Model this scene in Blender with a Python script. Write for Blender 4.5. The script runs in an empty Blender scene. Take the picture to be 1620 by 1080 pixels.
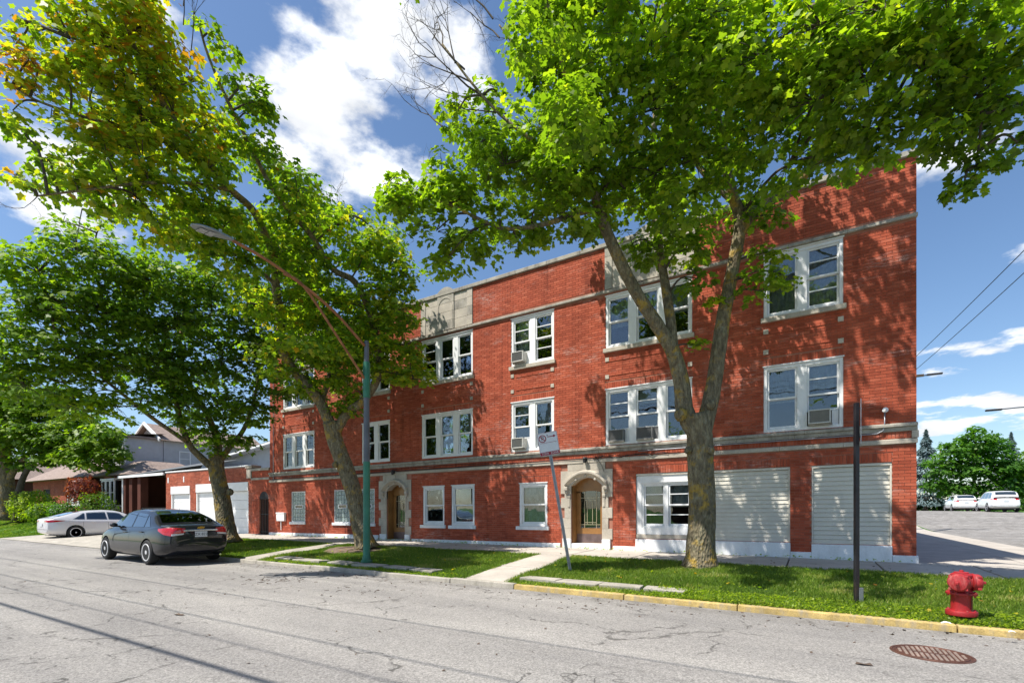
import bpy, bmesh, math, random
import numpy as np
from mathutils import Vector, Matrix, Euler
R = math.radians
random.seed(7); rng = np.random.default_rng(11)
SC = bpy.context.scene
COL = SC.collection

# ------------------------------------------------------------------ camera
YAW = math.atan2(.5191, .8547)
cam_d = bpy.data.cameras.new('camera'); cam = bpy.data.objects.new('camera', cam_d); COL.objects.link(cam)
cam.location = (0, 0, 1.12); cam.rotation_euler = (R(90), 0, YAW)
cam_d.sensor_width = 36; cam_d.lens = 775/1620*36; cam_d.shift_y = (806-540)/1620
cam_d.clip_start = .05; cam_d.clip_end = 3000
SC.camera = cam

# ------------------------------------------------------------------ light
SUN_AZ, SUN_EL = R(35), R(60)          # sun stands behind and to the left of the viewer of the facade
sd = Vector((-math.sin(SUN_AZ)*math.cos(SUN_EL), -math.cos(SUN_AZ)*math.cos(SUN_EL), math.sin(SUN_EL)))
sl = bpy.data.lights.new('sun', 'SUN'); sl.energy = 5.0; sl.angle = R(.53); sl.color = (1, .95, .87)
so = bpy.data.objects.new('sun', sl); COL.objects.link(so); so.rotation_euler = sd.to_track_quat('Z', 'Y').to_euler()
W = bpy.data.worlds.new('World'); SC.world = W; W.use_nodes = True
SC.view_settings.view_transform = 'Standard'; SC.view_settings.look = 'None'
SC.view_settings.exposure = .64; SC.view_settings.gamma = 1; SC.view_settings.use_curve_mapping = False

CF = 775.
def at(u, v, Z):                        # a point at depth Z seen from the photographer's stand, in site metres
    X = (u-810)/CF*Z; z = 1.12+(806-v)/CF*Z
    return Vector((.8547*X-.5191*Z, .5191*X+.8547*Z, z))

def world_nodes():
    nt = W.node_tree; nt.nodes.clear(); N = nt.nodes.new; L = nt.links.new
    out = N('ShaderNodeOutputWorld'); bg = N('ShaderNodeBackground'); L(bg.outputs[0], out.inputs[0])
    sky = N('ShaderNodeTexSky'); sky.sky_type = 'NISHITA'; sky.sun_disc = False
    sky.sun_elevation = SUN_EL; sky.sun_rotation = R(215); sky.air_density = 1.0; sky.dust_density = .7; sky.ozone_density = 2.5
    hs = N('ShaderNodeHueSaturation'); hs.inputs['Saturation'].default_value = 1.08; hs.inputs['Value'].default_value = 1.0
    L(sky.outputs[0], hs.inputs['Color'])
    tc = N('ShaderNodeTexCoord')
    nrm = N('ShaderNodeVectorMath'); nrm.operation = 'NORMALIZE'; L(tc.outputs['Generated'], nrm.inputs[0])
    # flat cloud layer: project the direction on a plane overhead
    sep = N('ShaderNodeSeparateXYZ'); L(nrm.outputs[0], sep.inputs[0])
    ad = N('ShaderNodeMath'); ad.operation = 'ADD'; L(sep.outputs[2], ad.inputs[0]); ad.inputs[1].default_value = .12
    mx = N('ShaderNodeMath'); mx.operation = 'MAXIMUM'; L(ad.outputs[0], mx.inputs[0]); mx.inputs[1].default_value = .02
    dx = N('ShaderNodeMath'); dx.operation = 'DIVIDE'; L(sep.outputs[0], dx.inputs[0]); L(mx.outputs[0], dx.inputs[1])
    dy = N('ShaderNodeMath'); dy.operation = 'DIVIDE'; L(sep.outputs[1], dy.inputs[0]); L(mx.outputs[0], dy.inputs[1])
    cb = N('ShaderNodeCombineXYZ'); L(dx.outputs[0], cb.inputs[0]); L(dy.outputs[0], cb.inputs[1])
    n1 = N('ShaderNodeTexNoise'); n1.inputs['Scale'].default_value = 4.6; n1.inputs['Detail'].default_value = 9; n1.inputs['Roughness'].default_value = .58
    fl = N('ShaderNodeVectorMath'); fl.operation = 'MULTIPLY'; L(nrm.outputs[0], fl.inputs[0]); fl.inputs[1].default_value = (1, 1, 2.0); L(fl.outputs[0], n1.inputs['Vector'])
    # banks of cloud, each round a direction in the sky
    banks = [((540, 10), .26, .075, -.1), ((660, 55), .15, .085, -.35), ((420, 0), .14, .05, 0), ((530, 210), .22, .10, -.5), ((450, 165), .09, .05, -.3), ((620, 275), .09, .045, -.6),
             ((60, 250), .17, .06, 0), ((100, 330), .10, .04, 0), ((1480, 590), .05, .012, 0), ((1550, 545), .13, .018, 0), ((1500, 640), .09, .012, 0), ((1560, 636), .10, .016, 0),
             ((1500, 250), .08, .03, 0), ((1610, 405), .05, .022, 0), ((1580, 665), .14, .02, 0), ((200, 20), .1, .05, 0)]
    prev = None
    for (uu, vv), a, b, tilt in banks:
        d = (at(uu, vv, 10)-Vector((0, 0, 1.12))).normalized()
        e1 = d.cross(Vector((0, 0, 1))).normalized(); e2 = e1.cross(d).normalized()
        c, s = math.cos(tilt), math.sin(tilt)
        f1 = e1*c+e2*s; f2 = e2*c-e1*s
        q = []
        for f, w in ((f1, a), (f2, b)):
            dt = N('ShaderNodeVectorMath'); dt.operation = 'DOT_PRODUCT'; L(nrm.outputs[0], dt.inputs[0]); dt.inputs[1].default_value = tuple(f/w)
            sq = N('ShaderNodeMath'); sq.operation = 'MULTIPLY'; L(dt.outputs['Value'], sq.inputs[0]); L(dt.outputs['Value'], sq.inputs[1]); q.append(sq)
        sm = N('ShaderNodeMath'); sm.operation = 'ADD'; L(q[0].outputs[0], sm.inputs[0]); L(q[1].outputs[0], sm.inputs[1])
        dt = N('ShaderNodeVectorMath'); dt.operation = 'DOT_PRODUCT'; L(nrm.outputs[0], dt.inputs[0]); dt.inputs[1].default_value = tuple(d)
        gt = N('ShaderNodeMath'); gt.operation = 'LESS_THAN'; L(dt.outputs['Value'], gt.inputs[0]); gt.inputs[1].default_value = 0.; 
        g2 = N('ShaderNodeMath'); g2.operation = 'MULTIPLY_ADD'; L(gt.outputs[0], g2.inputs[0]); g2.inputs[1].default_value = 50; L(sm.outputs[0], g2.inputs[2])
        if prev is None: prev = g2
        else:
            mn = N('ShaderNodeMath'); mn.operation = 'SMOOTH_MIN'; L(prev.outputs[0], mn.inputs[0]); L(g2.outputs[0], mn.inputs[1]); mn.inputs[2].default_value = .25; prev = mn
    # density = noise - distance from the bank
    mr = N('ShaderNodeMapRange'); L(prev.outputs[0], mr.inputs[0]); mr.inputs[1].default_value = 0; mr.inputs[2].default_value = 2.2; mr.inputs[3].default_value = .17; mr.inputs[4].default_value = -.24
    sm = N('ShaderNodeMath'); sm.operation = 'ADD'; L(mr.outputs[0], sm.inputs[0])
    n3 = N('ShaderNodeTexNoise'); n3.inputs['Scale'].default_value = 3.6; n3.inputs['Detail'].default_value = 9; n3.inputs['Roughness'].default_value = .58; L(cb.outputs[0], n3.inputs['Vector'])
    el = N('ShaderNodeMapRange'); el.interpolation_type = 'SMOOTHSTEP'; L(sep.outputs[2], el.inputs[0]); el.inputs[1].default_value = .34; el.inputs[2].default_value = .55
    nm = N('ShaderNodeMix'); L(el.outputs[0], nm.inputs[0]); L(n3.outputs[0], nm.inputs[2]); L(n1.outputs[0], nm.inputs[3]); L(nm.outputs[0], sm.inputs[1])
    # elsewhere in the sky scattered clouds go on
    n0 = N('ShaderNodeTexNoise'); n0.inputs['Scale'].default_value = 1.1; n0.inputs['Detail'].default_value = 3; L(cb.outputs[0], n0.inputs['Vector'])
    cr = N('ShaderNodeMapRange'); cr.interpolation_type = 'SMOOTHSTEP'; L(sm.outputs[0], cr.inputs[0]); cr.inputs[1].default_value = .545; cr.inputs[2].default_value = .68
    n2 = N('ShaderNodeTexNoise'); n2.inputs['Scale'].default_value = 9; n2.inputs['Detail'].default_value = 8; L(fl.outputs[0], n2.inputs['Vector'])
    cc = N('ShaderNodeMapRange'); L(n2.outputs[0], cc.inputs[0]); cc.inputs[1].default_value = .3; cc.inputs[2].default_value = .7; cc.inputs[3].default_value = .66; cc.inputs[4].default_value = 1.06
    cm = N('ShaderNodeVectorMath'); cm.operation = 'SCALE'; cm.inputs[0].default_value = (7.2, 7.4, 7.7); L(cc.outputs[0], cm.inputs['Scale'])
    mix = N('ShaderNodeMix'); mix.data_type = 'RGBA'; L(cr.outputs[0], mix.inputs[0]); L(hs.outputs[0], mix.inputs[6]); L(cm.outputs[0], mix.inputs[7])
    L(mix.outputs[2], bg.inputs[0]); bg.inputs[1].default_value = .11
world_nodes()

# ------------------------------------------------------------------ helpers
MATS = {}
def nodes_of(name):
    m = bpy.data.materials.new(name); m.use_nodes = True; MATS[name] = m
    nt = m.node_tree; b = nt.nodes['Principled BSDF']
    return m, nt, b, nt.nodes.new, nt.links.new

def ramp(nt, fac, stops):
    r = nt.nodes.new('ShaderNodeValToRGB'); el = r.color_ramp.elements
    while len(el) < len(stops): el.new(.5)
    for e, (p, c) in zip(el, stops):
        e.position = p; e.color = (*c, 1) if len(c) == 3 else c
    if fac is not None: nt.links.new(fac, r.inputs[0])
    return r.outputs[0]

def noise(nt, vec, scale, detail=4, rough=.55, dist=0):
    n = nt.nodes.new('ShaderNodeTexNoise'); n.inputs['Scale'].default_value = scale; n.inputs['Detail'].default_value = detail
    n.inputs['Roughness'].default_value = rough; n.inputs['Distortion'].default_value = dist
    nt.links.new(vec, n.inputs['Vector']); return n.outputs[0]

def mixc(nt, fac, a, b, mode='MIX'):
    x = nt.nodes.new('ShaderNodeMix'); x.data_type = 'RGBA'; x.blend_type = mode
    for sock, v in ((x.inputs[0], fac), (x.inputs[6], a), (x.inputs[7], b)):
        if hasattr(v, 'is_linked'): nt.links.new(v, sock)
        elif isinstance(v, (int, float)): sock.default_value = v
        else: sock.default_value = (*v, 1)
    return x.outputs[2]

def mathn(nt, op, a, b=0, c=0):
    x = nt.nodes.new('ShaderNodeMath'); x.operation = op
    for s, v in zip(x.inputs, (a, b, c)):
        if hasattr(v, 'is_linked'): nt.links.new(v, s)
        else: s.default_value = v
    return x.outputs[0]

def pos(nt):
    g = nt.nodes.new('ShaderNodeNewGeometry'); return g.outputs['Position']
def scaled(nt, vec, s):
    v = nt.nodes.new('ShaderNodeVectorMath'); v.operation = 'MULTIPLY'; nt.links.new(vec, v.inputs[0]); v.inputs[1].default_value = s; return v.outputs[0]

def bump(nt, b, h, strength, dist=.01):
    n = nt.nodes.new('ShaderNodeBump'); n.inputs['Strength'].default_value = strength; n.inputs['Distance'].default_value = dist
    nt.links.new(h, n.inputs['Height']); nt.links.new(n.outputs[0], b.inputs['Normal'])

def pm(name, col, rough=.6, var=.18, scale=3, fine=.08, metal=0, bmp=.15, bscale=60, bdist=.004, spec=.4, coat=0, dirt=0, dirtcol=(.12, .1, .08)):
    m, nt, b, N, L = nodes_of(name)
    p = pos(nt)
    n = noise(nt, p, scale, 6); f = noise(nt, p, bscale, 3)
    dark = tuple(c*(1-var) for c in col); lite = tuple(min(1, c*(1+var)) for c in col)
    c = ramp(nt, n, [(.3, dark), (.7, lite)])
    c2 = ramp(nt, f, [(.3, (1-fine,)*3), (.7, (1+fine,)*3)])
    c = mixc(nt, 1., c, c2, 'MULTIPLY')
    if dirt:
        d = noise(nt, scaled(nt, p, (1, 1, .35)), scale*1.7, 8, .65)
        c = mixc(nt, mathn(nt, 'MULTIPLY', ramp(nt, d, [(.5, (0, 0, 0)), (.72, (1, 1, 1))]), dirt), c, dirtcol)
    L(c, b.inputs['Base Color']); b.inputs['Roughness'].default_value = rough; b.inputs['Metallic'].default_value = metal
    b.inputs['Specular IOR Level'].default_value = spec; b.inputs['Coat Weight'].default_value = coat; b.inputs['Coat Roughness'].default_value = .04
    if bmp: bump(nt, b, f, bmp, bdist)
    return m

def origin(o):
    v = Vector((0, 0, 0))
    while o is not None: v += o.location; o = o.parent
    return v

class MB:
    def __init__(s, xf=None): s.v = []; s.f = []; s.m = []; s.xf = xf; s.a = []
    def add(s, verts, faces, mi=0, tint=None):
        o = len(s.v); s.v.extend(verts); s.f.extend([tuple(i+o for i in f) for f in faces]); s.m.extend([mi]*len(faces))
        if tint is not None: s.a.extend([tint]*len(verts))
    def box(s, x0, x1, y0, y1, z0, z1, mi=0, tint=None, back=True):
        v = [(x0, y0, z0), (x1, y0, z0), (x1, y1, z0), (x0, y1, z0), (x0, y0, z1), (x1, y0, z1), (x1, y1, z1), (x0, y1, z1)]
        f = [(0, 3, 2, 1), (4, 5, 6, 7), (0, 1, 5, 4), (1, 2, 6, 5), (3, 0, 4, 7)]
        if back: f.append((2, 3, 7, 6))
        s.add(v, f, mi, tint)
    def obox(s, c, ax, ay, az, mi=0):    # centre and three half-axis vectors
        c, ax, ay, az = map(Vector, (c, ax, ay, az)); v = []
        for k in (-1, 1):
            for i, j in ((-1, -1), (1, -1), (1, 1), (-1, 1)): v.append(tuple(c+ax*i+ay*j+az*k))
        s.add(v, [(0, 3, 2, 1), (4, 5, 6, 7), (0, 1, 5, 4), (1, 2, 6, 5), (2, 3, 7, 6), (3, 0, 4, 7)], mi)
    def quad(s, *p, mi=0): s.add([tuple(q) for q in p], [tuple(range(len(p)))], mi)
    def tube(s, pts, radii, n=8, mi=0, cap=True, jit=0):
        pts = [Vector(p) for p in pts]
        if not hasattr(radii, '__len__'): radii = [radii]*len(pts)
        rings = []; up = None
        for i, p in enumerate(pts):
            t = (pts[min(i+1, len(pts)-1)]-pts[max(i-1, 0)])
            t = t.normalized() if t.length > 1e-9 else Vector((0, 0, 1))
            if up is None:
                up = t.cross(Vector((1, 0, 0)) if abs(t.x) < .8 else Vector((0, 1, 0))).normalized()
            a = (up-t*up.dot(t)).normalized(); up = a; b = t.cross(a)
            ring = []
            for k in range(n):
                th = 2*math.pi*k/n; r = radii[i]*(1+(random.uniform(-jit, jit) if jit else 0))
                ring.append(tuple(p+a*math.cos(th)*r+b*math.sin(th)*r))
            rings.append(ring)
        v = [q for r in rings for q in r]; f = []
        for i in range(len(rings)-1):
            for k in range(n):
                k2 = (k+1) % n; f.append((i*n+k, i*n+k2, (i+1)*n+k2, (i+1)*n+k))
        if cap: f.append(tuple(range(n-1, -1, -1))); f.append(tuple((len(rings)-1)*n+k for k in range(n)))
        s.add(v, f, mi)
    def lathe(s, prof, c=(0, 0, 0), axis='Z', n=20, mi=0):
        c = Vector(c); v = []
        for (r, h) in prof:
            for k in range(n):
                th = 2*math.pi*k/n; a, b = r*math.cos(th), r*math.sin(th)
                v.append(tuple(c+(Vector((a, b, h)) if axis == 'Z' else Vector((a, h, b)) if axis == 'Y' else Vector((h, a, b)))))
        f = []
        for i in range(len(prof)-1):
            for k in range(n):
                k2 = (k+1) % n; q = (i*n+k, i*n+k2, (i+1)*n+k2, (i+1)*n+k)
                f.append(q if axis != 'Y' else q[::-1])
        s.add(v, f, mi)
        s.add(v[:n], [tuple(range(n))], mi); s.add(v[-n:], [tuple(range(n))], mi)
    def build(s, name, mat, parent=None, smooth=False, world=True, kind=None, bevel=0):
        v = np.array(s.v, dtype=np.float64).reshape(-1, 3)
        if s.xf: v = s.xf(v)
        if parent is not None and world: v = v-np.array(origin(parent))
        me = bpy.data.meshes.new(name); me.from_pydata(v.tolist(), [], s.f)
        ms = mat if isinstance(mat, (list, tuple)) else [mat]
        for m in ms: me.materials.append(m)
        if len(ms) > 1: me.polygons.foreach_set('material_index', s.m)
        if s.a and len(s.a) == len(s.v):
            a = me.attributes.new('tint', 'FLOAT', 'POINT'); a.data.foreach_set('value', s.a)
        if smooth is True: me.polygons.foreach_set('use_smooth', [True]*len(me.polygons))
        me.update()
        o = bpy.data.objects.new(name, me); COL.objects.link(o); o.parent = parent
        if smooth == 'auto':
            me.polygons.foreach_set('use_smooth', [True]*len(me.polygons)); me.set_sharp_from_angle(angle=R(35))
        if bevel:
            b = o.modifiers.new('b', 'BEVEL'); b.width = bevel; b.segments = 2; b.limit_method = 'ANGLE'; b.angle_limit = R(40)
            b.harden_normals = False
        if kind: o['kind'] = kind
        return o

def thing(name, label, cat, loc=(0, 0, 0), group=None):
    o = bpy.data.objects.new(name, None); COL.objects.link(o); o.location = loc; o.empty_display_size = .2
    o['label'] = label; o['category'] = cat
    if group: o['group'] = group
    return o
def tag(o, label, cat, group=None):
    o['label'] = label; o['category'] = cat
    if group: o['group'] = group
    return o
def struct(o): o['kind'] = 'structure'; return o
def textobj(body, size, loc, rot, mat, parent, name='lettering', depth=.001, align='CENTER', world=False, sx=1):
    c = bpy.data.curves.new(name, 'FONT'); c.body = body; c.size = size; c.align_x = align; c.align_y = 'CENTER'; c.extrude = depth; c.resolution_u = 3
    t = bpy.data.objects.new(name, c); COL.objects.link(t)
    dg = bpy.context.evaluated_depsgraph_get(); me = bpy.data.meshes.new_from_object(t.evaluated_get(dg))
    bpy.data.objects.remove(t); me.materials.clear(); me.materials.append(mat)
    o = bpy.data.objects.new(name, me); COL.objects.link(o); o.parent = parent; o.location = loc; o.rotation_euler = rot; o.scale = (sx, 1, 1)
    return o
def ss(a, b, x):
    t = np.clip((x-a)/(b-a), 0, 1); return t*t*(3-2*t)

# ------------------------------------------------------------------ materials
def brick_mat(name, obj, cols, white=.0):
    m, nt, b, N, L = nodes_of(name)
    p = pos(nt)
    if obj: oi = N('ShaderNodeObjectInfo'); fac = oi.outputs['Random']
    else: a = N('ShaderNodeAttribute'); a.attribute_name = 'tint'; fac = a.outputs['Fac']
    c = ramp(nt, fac, [(0, cols[0]), (.35, cols[1]), (.75, cols[2]), (1, cols[3])])
    f = noise(nt, p, 55, 4, .6)
    c = mixc(nt, 1, c, ramp(nt, f, [(.3, (.8, .8, .8)), (.7, (1.18, 1.18, 1.18))]), 'MULTIPLY')
    big = noise(nt, p, .8, 3)
    c = mixc(nt, 1, c, ramp(nt, big, [(.32, (.78, .76, .76)), (.5, (1, 1, 1)), (.68, (1.10, 1.08, 1.06))]), 'MULTIPLY')
    st = noise(nt, scaled(nt, p, (2.6, 1, .22)), 1.6, 5, .6)
    c = mixc(nt, 1, c, ramp(nt, st, [(.30, (.70, .68, .68)), (.46, (1, 1, 1))]), 'MULTIPLY')
    if white:
        w = noise(nt, scaled(nt, p, (.55, 1, 1.6)), 1.1, 8, .78)
        w2 = noise(nt, scaled(nt, p, (2, 1, 14)), 2.2, 4, .7)
        k = mathn(nt, 'MULTIPLY', ramp(nt, w, [(.52, (0, 0, 0)), (.66, (1, 1, 1))]), ramp(nt, w2, [(.45, (0, 0, 0)), (.7, (1, 1, 1))]))
        c = mixc(nt, mathn(nt, 'MULTIPLY', k, white), c, (.55, .45, .4))
    L(c, b.inputs['Base Color']); b.inputs['Roughness'].default_value = .88; b.inputs['Specular IOR Level'].default_value = .25
    bump(nt, b, f, .35, .004); return m
BC = [(.30, .063, .032), (.37, .080, .040), (.41, .092, .047), (.46, .118, .064)]
brickA = brick_mat('brick_face', False, BC, .8); brickO = brick_mat('brick_face_single', True, BC, .8)
BG = [(.26, .07, .04), (.33, .085, .045), (.38, .1, .055), (.42, .13, .075)]
brickG = brick_mat('garage_brick_face', False, BG, .3)
BD = [(.09, .03, .02), (.13, .045, .03), (.17, .06, .04), (.2, .08, .05)]
brickD = brick_mat('brown_brick_face', False, BD, 0)
mortar = pm('mortar', (.36, .155, .105), .95, .25, 2, .15, bmp=.3, bscale=90)
mortarG = pm('grey_mortar', (.30, .2, .17), .95, .25, 2, .15)
stone = pm('limestone', (.46, .41, .34), .85, .18, 2.2, .1, dirt=.35, dirtcol=(.2, .18, .15), bmp=.25, bscale=35, spec=.25)
stoned = pm('weathered_limestone', (.36, .33, .28), .9, .25, 2.5, .12, dirt=.75, dirtcol=(.10, .09, .08), bmp=.3, bscale=35, spec=.25)
white = pm('white_trim_paint', (.78, .78, .78), .45, .05, 4, .03, dirt=.12, dirtcol=(.45, .43, .4), bmp=.05, spec=.4)
whitep = pm('white_foundation_paint', (.76, .77, .78), .6, .06, 2, .05, dirt=.45, dirtcol=(.42, .42, .42), bmp=.35, bscale=25, bdist=.01)
siding = pm('almond_siding', (.64, .60, .51), .5, .06, 1.5, .04, dirt=.35, dirtcol=(.4, .38, .33), bmp=.05)
concrete = pm('concrete', (.42, .38, .33), .92, .14, 1.2, .16, dirt=.45, dirtcol=(.22, .19, .16), bmp=.4, bscale=70)
concold = pm('old_concrete', (.36, .33, .28), .95, .22, 2.5, .2, dirt=.6, dirtcol=(.14, .13, .10), bmp=.6, bscale=50)
yellowp = pm('worn_yellow_paint', (.44, .32, .12), .9, .3, 5, .25, dirt=1., dirtcol=(.30, .26, .20), bmp=.4, bscale=60)
black = pm('black_iron', (.018, .018, .02), .5, .3, 8, .2, dirt=.3, dirtcol=(.12, .07, .04), bmp=.1)
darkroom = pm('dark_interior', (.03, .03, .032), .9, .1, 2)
blind = pm('window_blind', (.55, .54, .5), .8, .08, 6)
curtain = pm('curtain', (.5, .5, .5), .9, .25, 9)
green = pm('green_pole_paint', (.03, .16, .10), .45, .2, 3, .1, dirt=.2, dirtcol=(.12, .14, .12))
greyp = pm('grey_pole_paint', (.10, .11, .13), .5, .2, 3, .1)
galv = pm('galvanised_steel', (.28, .30, .33), .45, .15, 12, .1, metal=.6)
rust = pm('rusty_steel', (.28, .11, .045), .85, .35, 6, .2, dirt=.5, dirtcol=(.42, .2, .1))
alum = pm('lamp_aluminium', (.33, .35, .37), .45, .1, 6, metal=.5)
wood = pm('varnished_oak', (.27, .13, .038), .42, .25, 2.5, .12, bmp=.1, coat=.3)
kick = pm('brushed_kick_plate', (.20, .14, .13), .4, .25, 5, .1, metal=.7)
brass = pm('door_came', (.55, .47, .32), .4, .1, 5, metal=.4)
redp = pm('hydrant_red_paint', (.30, .009, .012), .55, .2, 9, .18, dirt=.8, dirtcol=(.20, .025, .02), bmp=.5, bscale=45, spec=.5)
redp2 = pm('faded_hydrant_paint', (.32, .02, .024), .6, .25, 14, .2, dirt=.6, dirtcol=(.45, .16, .14), bmp=.25, bscale=30)
castiron = pm('rusty_cast_iron', (.10, .045, .03), .6, .35, 10, .25, metal=.3, bmp=.4)
tyre = pm('tyre_rubber', (.018, .018, .018), .8, .1, 5)
rimm = pm('alloy_rim', (.62, .62, .64), .35, .05, 5, metal=.25, bmp=0)
rimd = pm('dark_wheel_backing', (.02, .02, .022), .5, .1, 5)
chrome = pm('chrome', (.75, .75, .76), .12, .03, 5, metal=1, bmp=0)
plastic = pm('black_plastic', (.02, .02, .022), .5, .1, 5)
signw = pm('sign_sheet_white', (.58, .61, .64), .35, .05, 5, bmp=0)
signr = pm('sign_red', (.25, .012, .03), .4, .05, 5, bmp=0)
acw = pm('air_conditioner_shell', (.55, .54, .5), .5, .08, 8)
acg = pm('air_conditioner_grille', (.16, .16, .16), .6, .15, 40)
shingle = pm('roof_shingles', (.25, .19, .16), .9, .25, 6, .2, bmp=.4)
shingleg = pm('grey_roof_shingles', (.11, .12, .13), .9, .25, 6, .2, bmp=.4)
graysid = pm('grey_siding', (.46, .46, .48), .7, .08, 3)
wire = pm('cable_sheath', (.015, .015, .015), .6, .1, 5)
bowtie = pm('gold_badge', (.6, .36, .06), .3, .05, 5, metal=.8, bmp=0)
paper = pm('litter_paper', (.8, .8, .8), .7, .05, 5)
twigm = pm('dead_twig', (.10, .07, .05), .9, .3, 8)
soil = pm('bare_soil', (.16, .11, .08), .95, .3, 8, .3, bmp=.6, bscale=30)

def glass_mat(name, tintc=(.75, .8, .8), refl=.62, dark=None, bm=.10):
    m, nt, b, N, L = nodes_of(name); nt.nodes.remove(b); out = nt.nodes['Material Output']
    gl = N('ShaderNodeBsdfGlossy'); gl.inputs['Roughness'].default_value = .015; gl.inputs['Color'].default_value = (.95, .97, 1, 1)
    tr = N('ShaderNodeBsdfTransparent'); tr.inputs[0].default_value = (*tintc, 1)
    fr = N('ShaderNodeFresnel'); fr.inputs[0].default_value = 1.6
    f = mathn(nt, 'MULTIPLY_ADD', fr.outputs[0], 1.5*refl, .06*refl)
    n = noise(nt, pos(nt), 1.6, 2); bp = N('ShaderNodeBump'); bp.inputs['Strength'].default_value = bm; bp.inputs['Distance'].default_value = .03; L(n, bp.inputs['Height'])
    L(bp.outputs[0], gl.inputs['Normal'])
    mx = N('ShaderNodeMixShader'); L(f, mx.inputs[0]); L(tr.outputs[0], mx.inputs[1]); L(gl.outputs[0], mx.inputs[2]); L(mx.outputs[0], out.inputs[0])
    return m
glass = glass_mat('window_glass'); carglass = glass_mat('car_glass', (.12, .15, .15), 1.1, bm=0)
def block_mat():
    m, nt, b, N, L = nodes_of('glass_block')
    p = pos(nt); n = noise(nt, p, 22, 2)
    L(ramp(nt, n, [(.35, (.16, .21, .2)), (.65, (.42, .5, .48))]), b.inputs['Base Color']); b.inputs['Roughness'].default_value = .12; b.inputs['Specular IOR Level'].default_value = .8
    bump(nt, b, n, .4, .02); return m
gblock = block_mat()
def lens_mat(name, col):
    m, nt, b, N, L = nodes_of(name); n = noise(nt, pos(nt), 40, 2)
    L(ramp(nt, n, [(.3, tuple(c*.6 for c in col)), (.7, col)]), b.inputs['Base Color']); b.inputs['Roughness'].default_value = .1; b.inputs['Coat Weight'].default_value = 1
    return m
redlens = lens_mat('red_lamp_lens', (.55, .01, .012)); clearlens = lens_mat('clear_lamp_lens', (.6, .6, .62))
def paint_mat(name, col, metal=.5, rough=.35):
    m, nt, b, N, L = nodes_of(name)
    n = noise(nt, pos(nt), 400, 2); L(ramp(nt, n, [(.3, tuple(c*.85 for c in col)), (.7, tuple(min(1, c*1.15) for c in col))]), b.inputs['Base Color'])
    b.inputs['Metallic'].default_value = metal; b.inputs['Roughness'].default_value = rough; b.inputs['Coat Weight'].default_value = 1; b.inputs['Coat Roughness'].default_value = .02; b.inputs['Specular IOR Level'].default_value = .15
    return m
paintd = paint_mat('charcoal_car_paint', (.009, .010, .014), 0, .35); paints = paint_mat('silver_white_car_paint', (.62, .62, .64), .2, .4)
paintw = paint_mat('white_car_paint', (.78, .78, .78), 0, .4); paintg = paint_mat('silver_grey_car_paint', (.3, .31, .33), .6, .4)

def asphalt():
    m, nt, b, N, L = nodes_of('asphalt'); p = pos(nt)
    v = N('ShaderNodeTexVoronoi'); v.inputs['Scale'].default_value = 75; L(p, v.inputs['Vector'])
    agg = ramp(nt, v.outputs['Color'], [(.15, (.205, .195, .182)), (.5, (.28, .268, .25)), (.85, (.38, .362, .335))])
    f = noise(nt, p, 130, 3, .7)
    c = mixc(nt, 1, agg, ramp(nt, f, [(.3, (.7, .7, .7)), (.6, (1.1, 1.1, 1.1))]), 'MULTIPLY')
    big = noise(nt, scaled(nt, p, (.35, 1.1, 1)), .7, 6, .6)
    c = mixc(nt, 1, c, ramp(nt, big, [(.3, (.8, .8, .81)), (.7, (1.12, 1.11, 1.1))]), 'MULTIPLY')
    # worn tracks along the street
    tr = noise(nt, scaled(nt, p, (.03, 1.6, 1)), 1.2, 3, .5)
    c = mixc(nt, 1, c, ramp(nt, tr, [(.35, (.88, .88, .89)), (.6, (1.05, 1.05, 1.05))]), 'MULTIPLY')
    # cracks
    dn = N('ShaderNodeTexNoise'); dn.inputs['Scale'].default_value = 1.7; dn.inputs['Detail'].default_value = 7; L(p, dn.inputs['Vector'])
    ma = N('ShaderNodeVectorMath'); ma.operation = 'MULTIPLY_ADD'; L(dn.outputs['Color'], ma.inputs[0]); ma.inputs[1].default_value = (1.1, 1.1, 0); L(p, ma.inputs[2])
    hs = []
    for sc, wd, sd_ in ((.42, .009, .42), (1.3, .015, .50)):
        e = N('ShaderNodeTexVoronoi'); e.feature = 'DISTANCE_TO_EDGE'; e.inputs['Scale'].default_value = sc; L(ma.outputs[0], e.inputs['Vector'])
        ck = ramp(nt, e.outputs['Distance'], [(wd*.25, (1, 1, 1)), (wd, (0, 0, 0))])
        msk = ramp(nt, noise(nt, p, .55+sc*.3, 4), [(sd_, (0, 0, 0)), (sd_+.08, (1, 1, 1))])
        brk = ramp(nt, noise(nt, p, 6, 3), [(.4, (0, 0, 0)), (.52, (1, 1, 1))])
        k = mathn(nt, 'MULTIPLY', mathn(nt, 'MULTIPLY', ck, msk), brk); hs.append(k)
        c = mixc(nt, mathn(nt, 'MULTIPLY', k, .75), c, (.05, .047, .043))
    # dark grit by the kerb
    sp = N('ShaderNodeSeparateXYZ'); L(p, sp.inputs[0])
    g = mathn(nt, 'MULTIPLY', ramp(nt, mathn(nt, 'SUBTRACT', sp.outputs[1], 6.7), [(.5, (0, 0, 0)), (1, (1, 1, 1))]), ramp(nt, noise(nt, p, 2.5, 6, .7), [(.42, (0, 0, 0)), (.62, (1, 1, 1))]))
    c = mixc(nt, mathn(nt, 'MULTIPLY', g, .6), c, (.11, .1, .085))
    L(c, b.inputs['Base Color']); b.inputs['Roughness'].default_value = .93; b.inputs['Specular IOR Level'].default_value = .25
    h = mathn(nt, 'SUBTRACT', mathn(nt, 'MULTIPLY', f, 1), mathn(nt, 'ADD', hs[0], hs[1])); bump(nt, b, h, .55, .012); return m
asph = asphalt()

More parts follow.
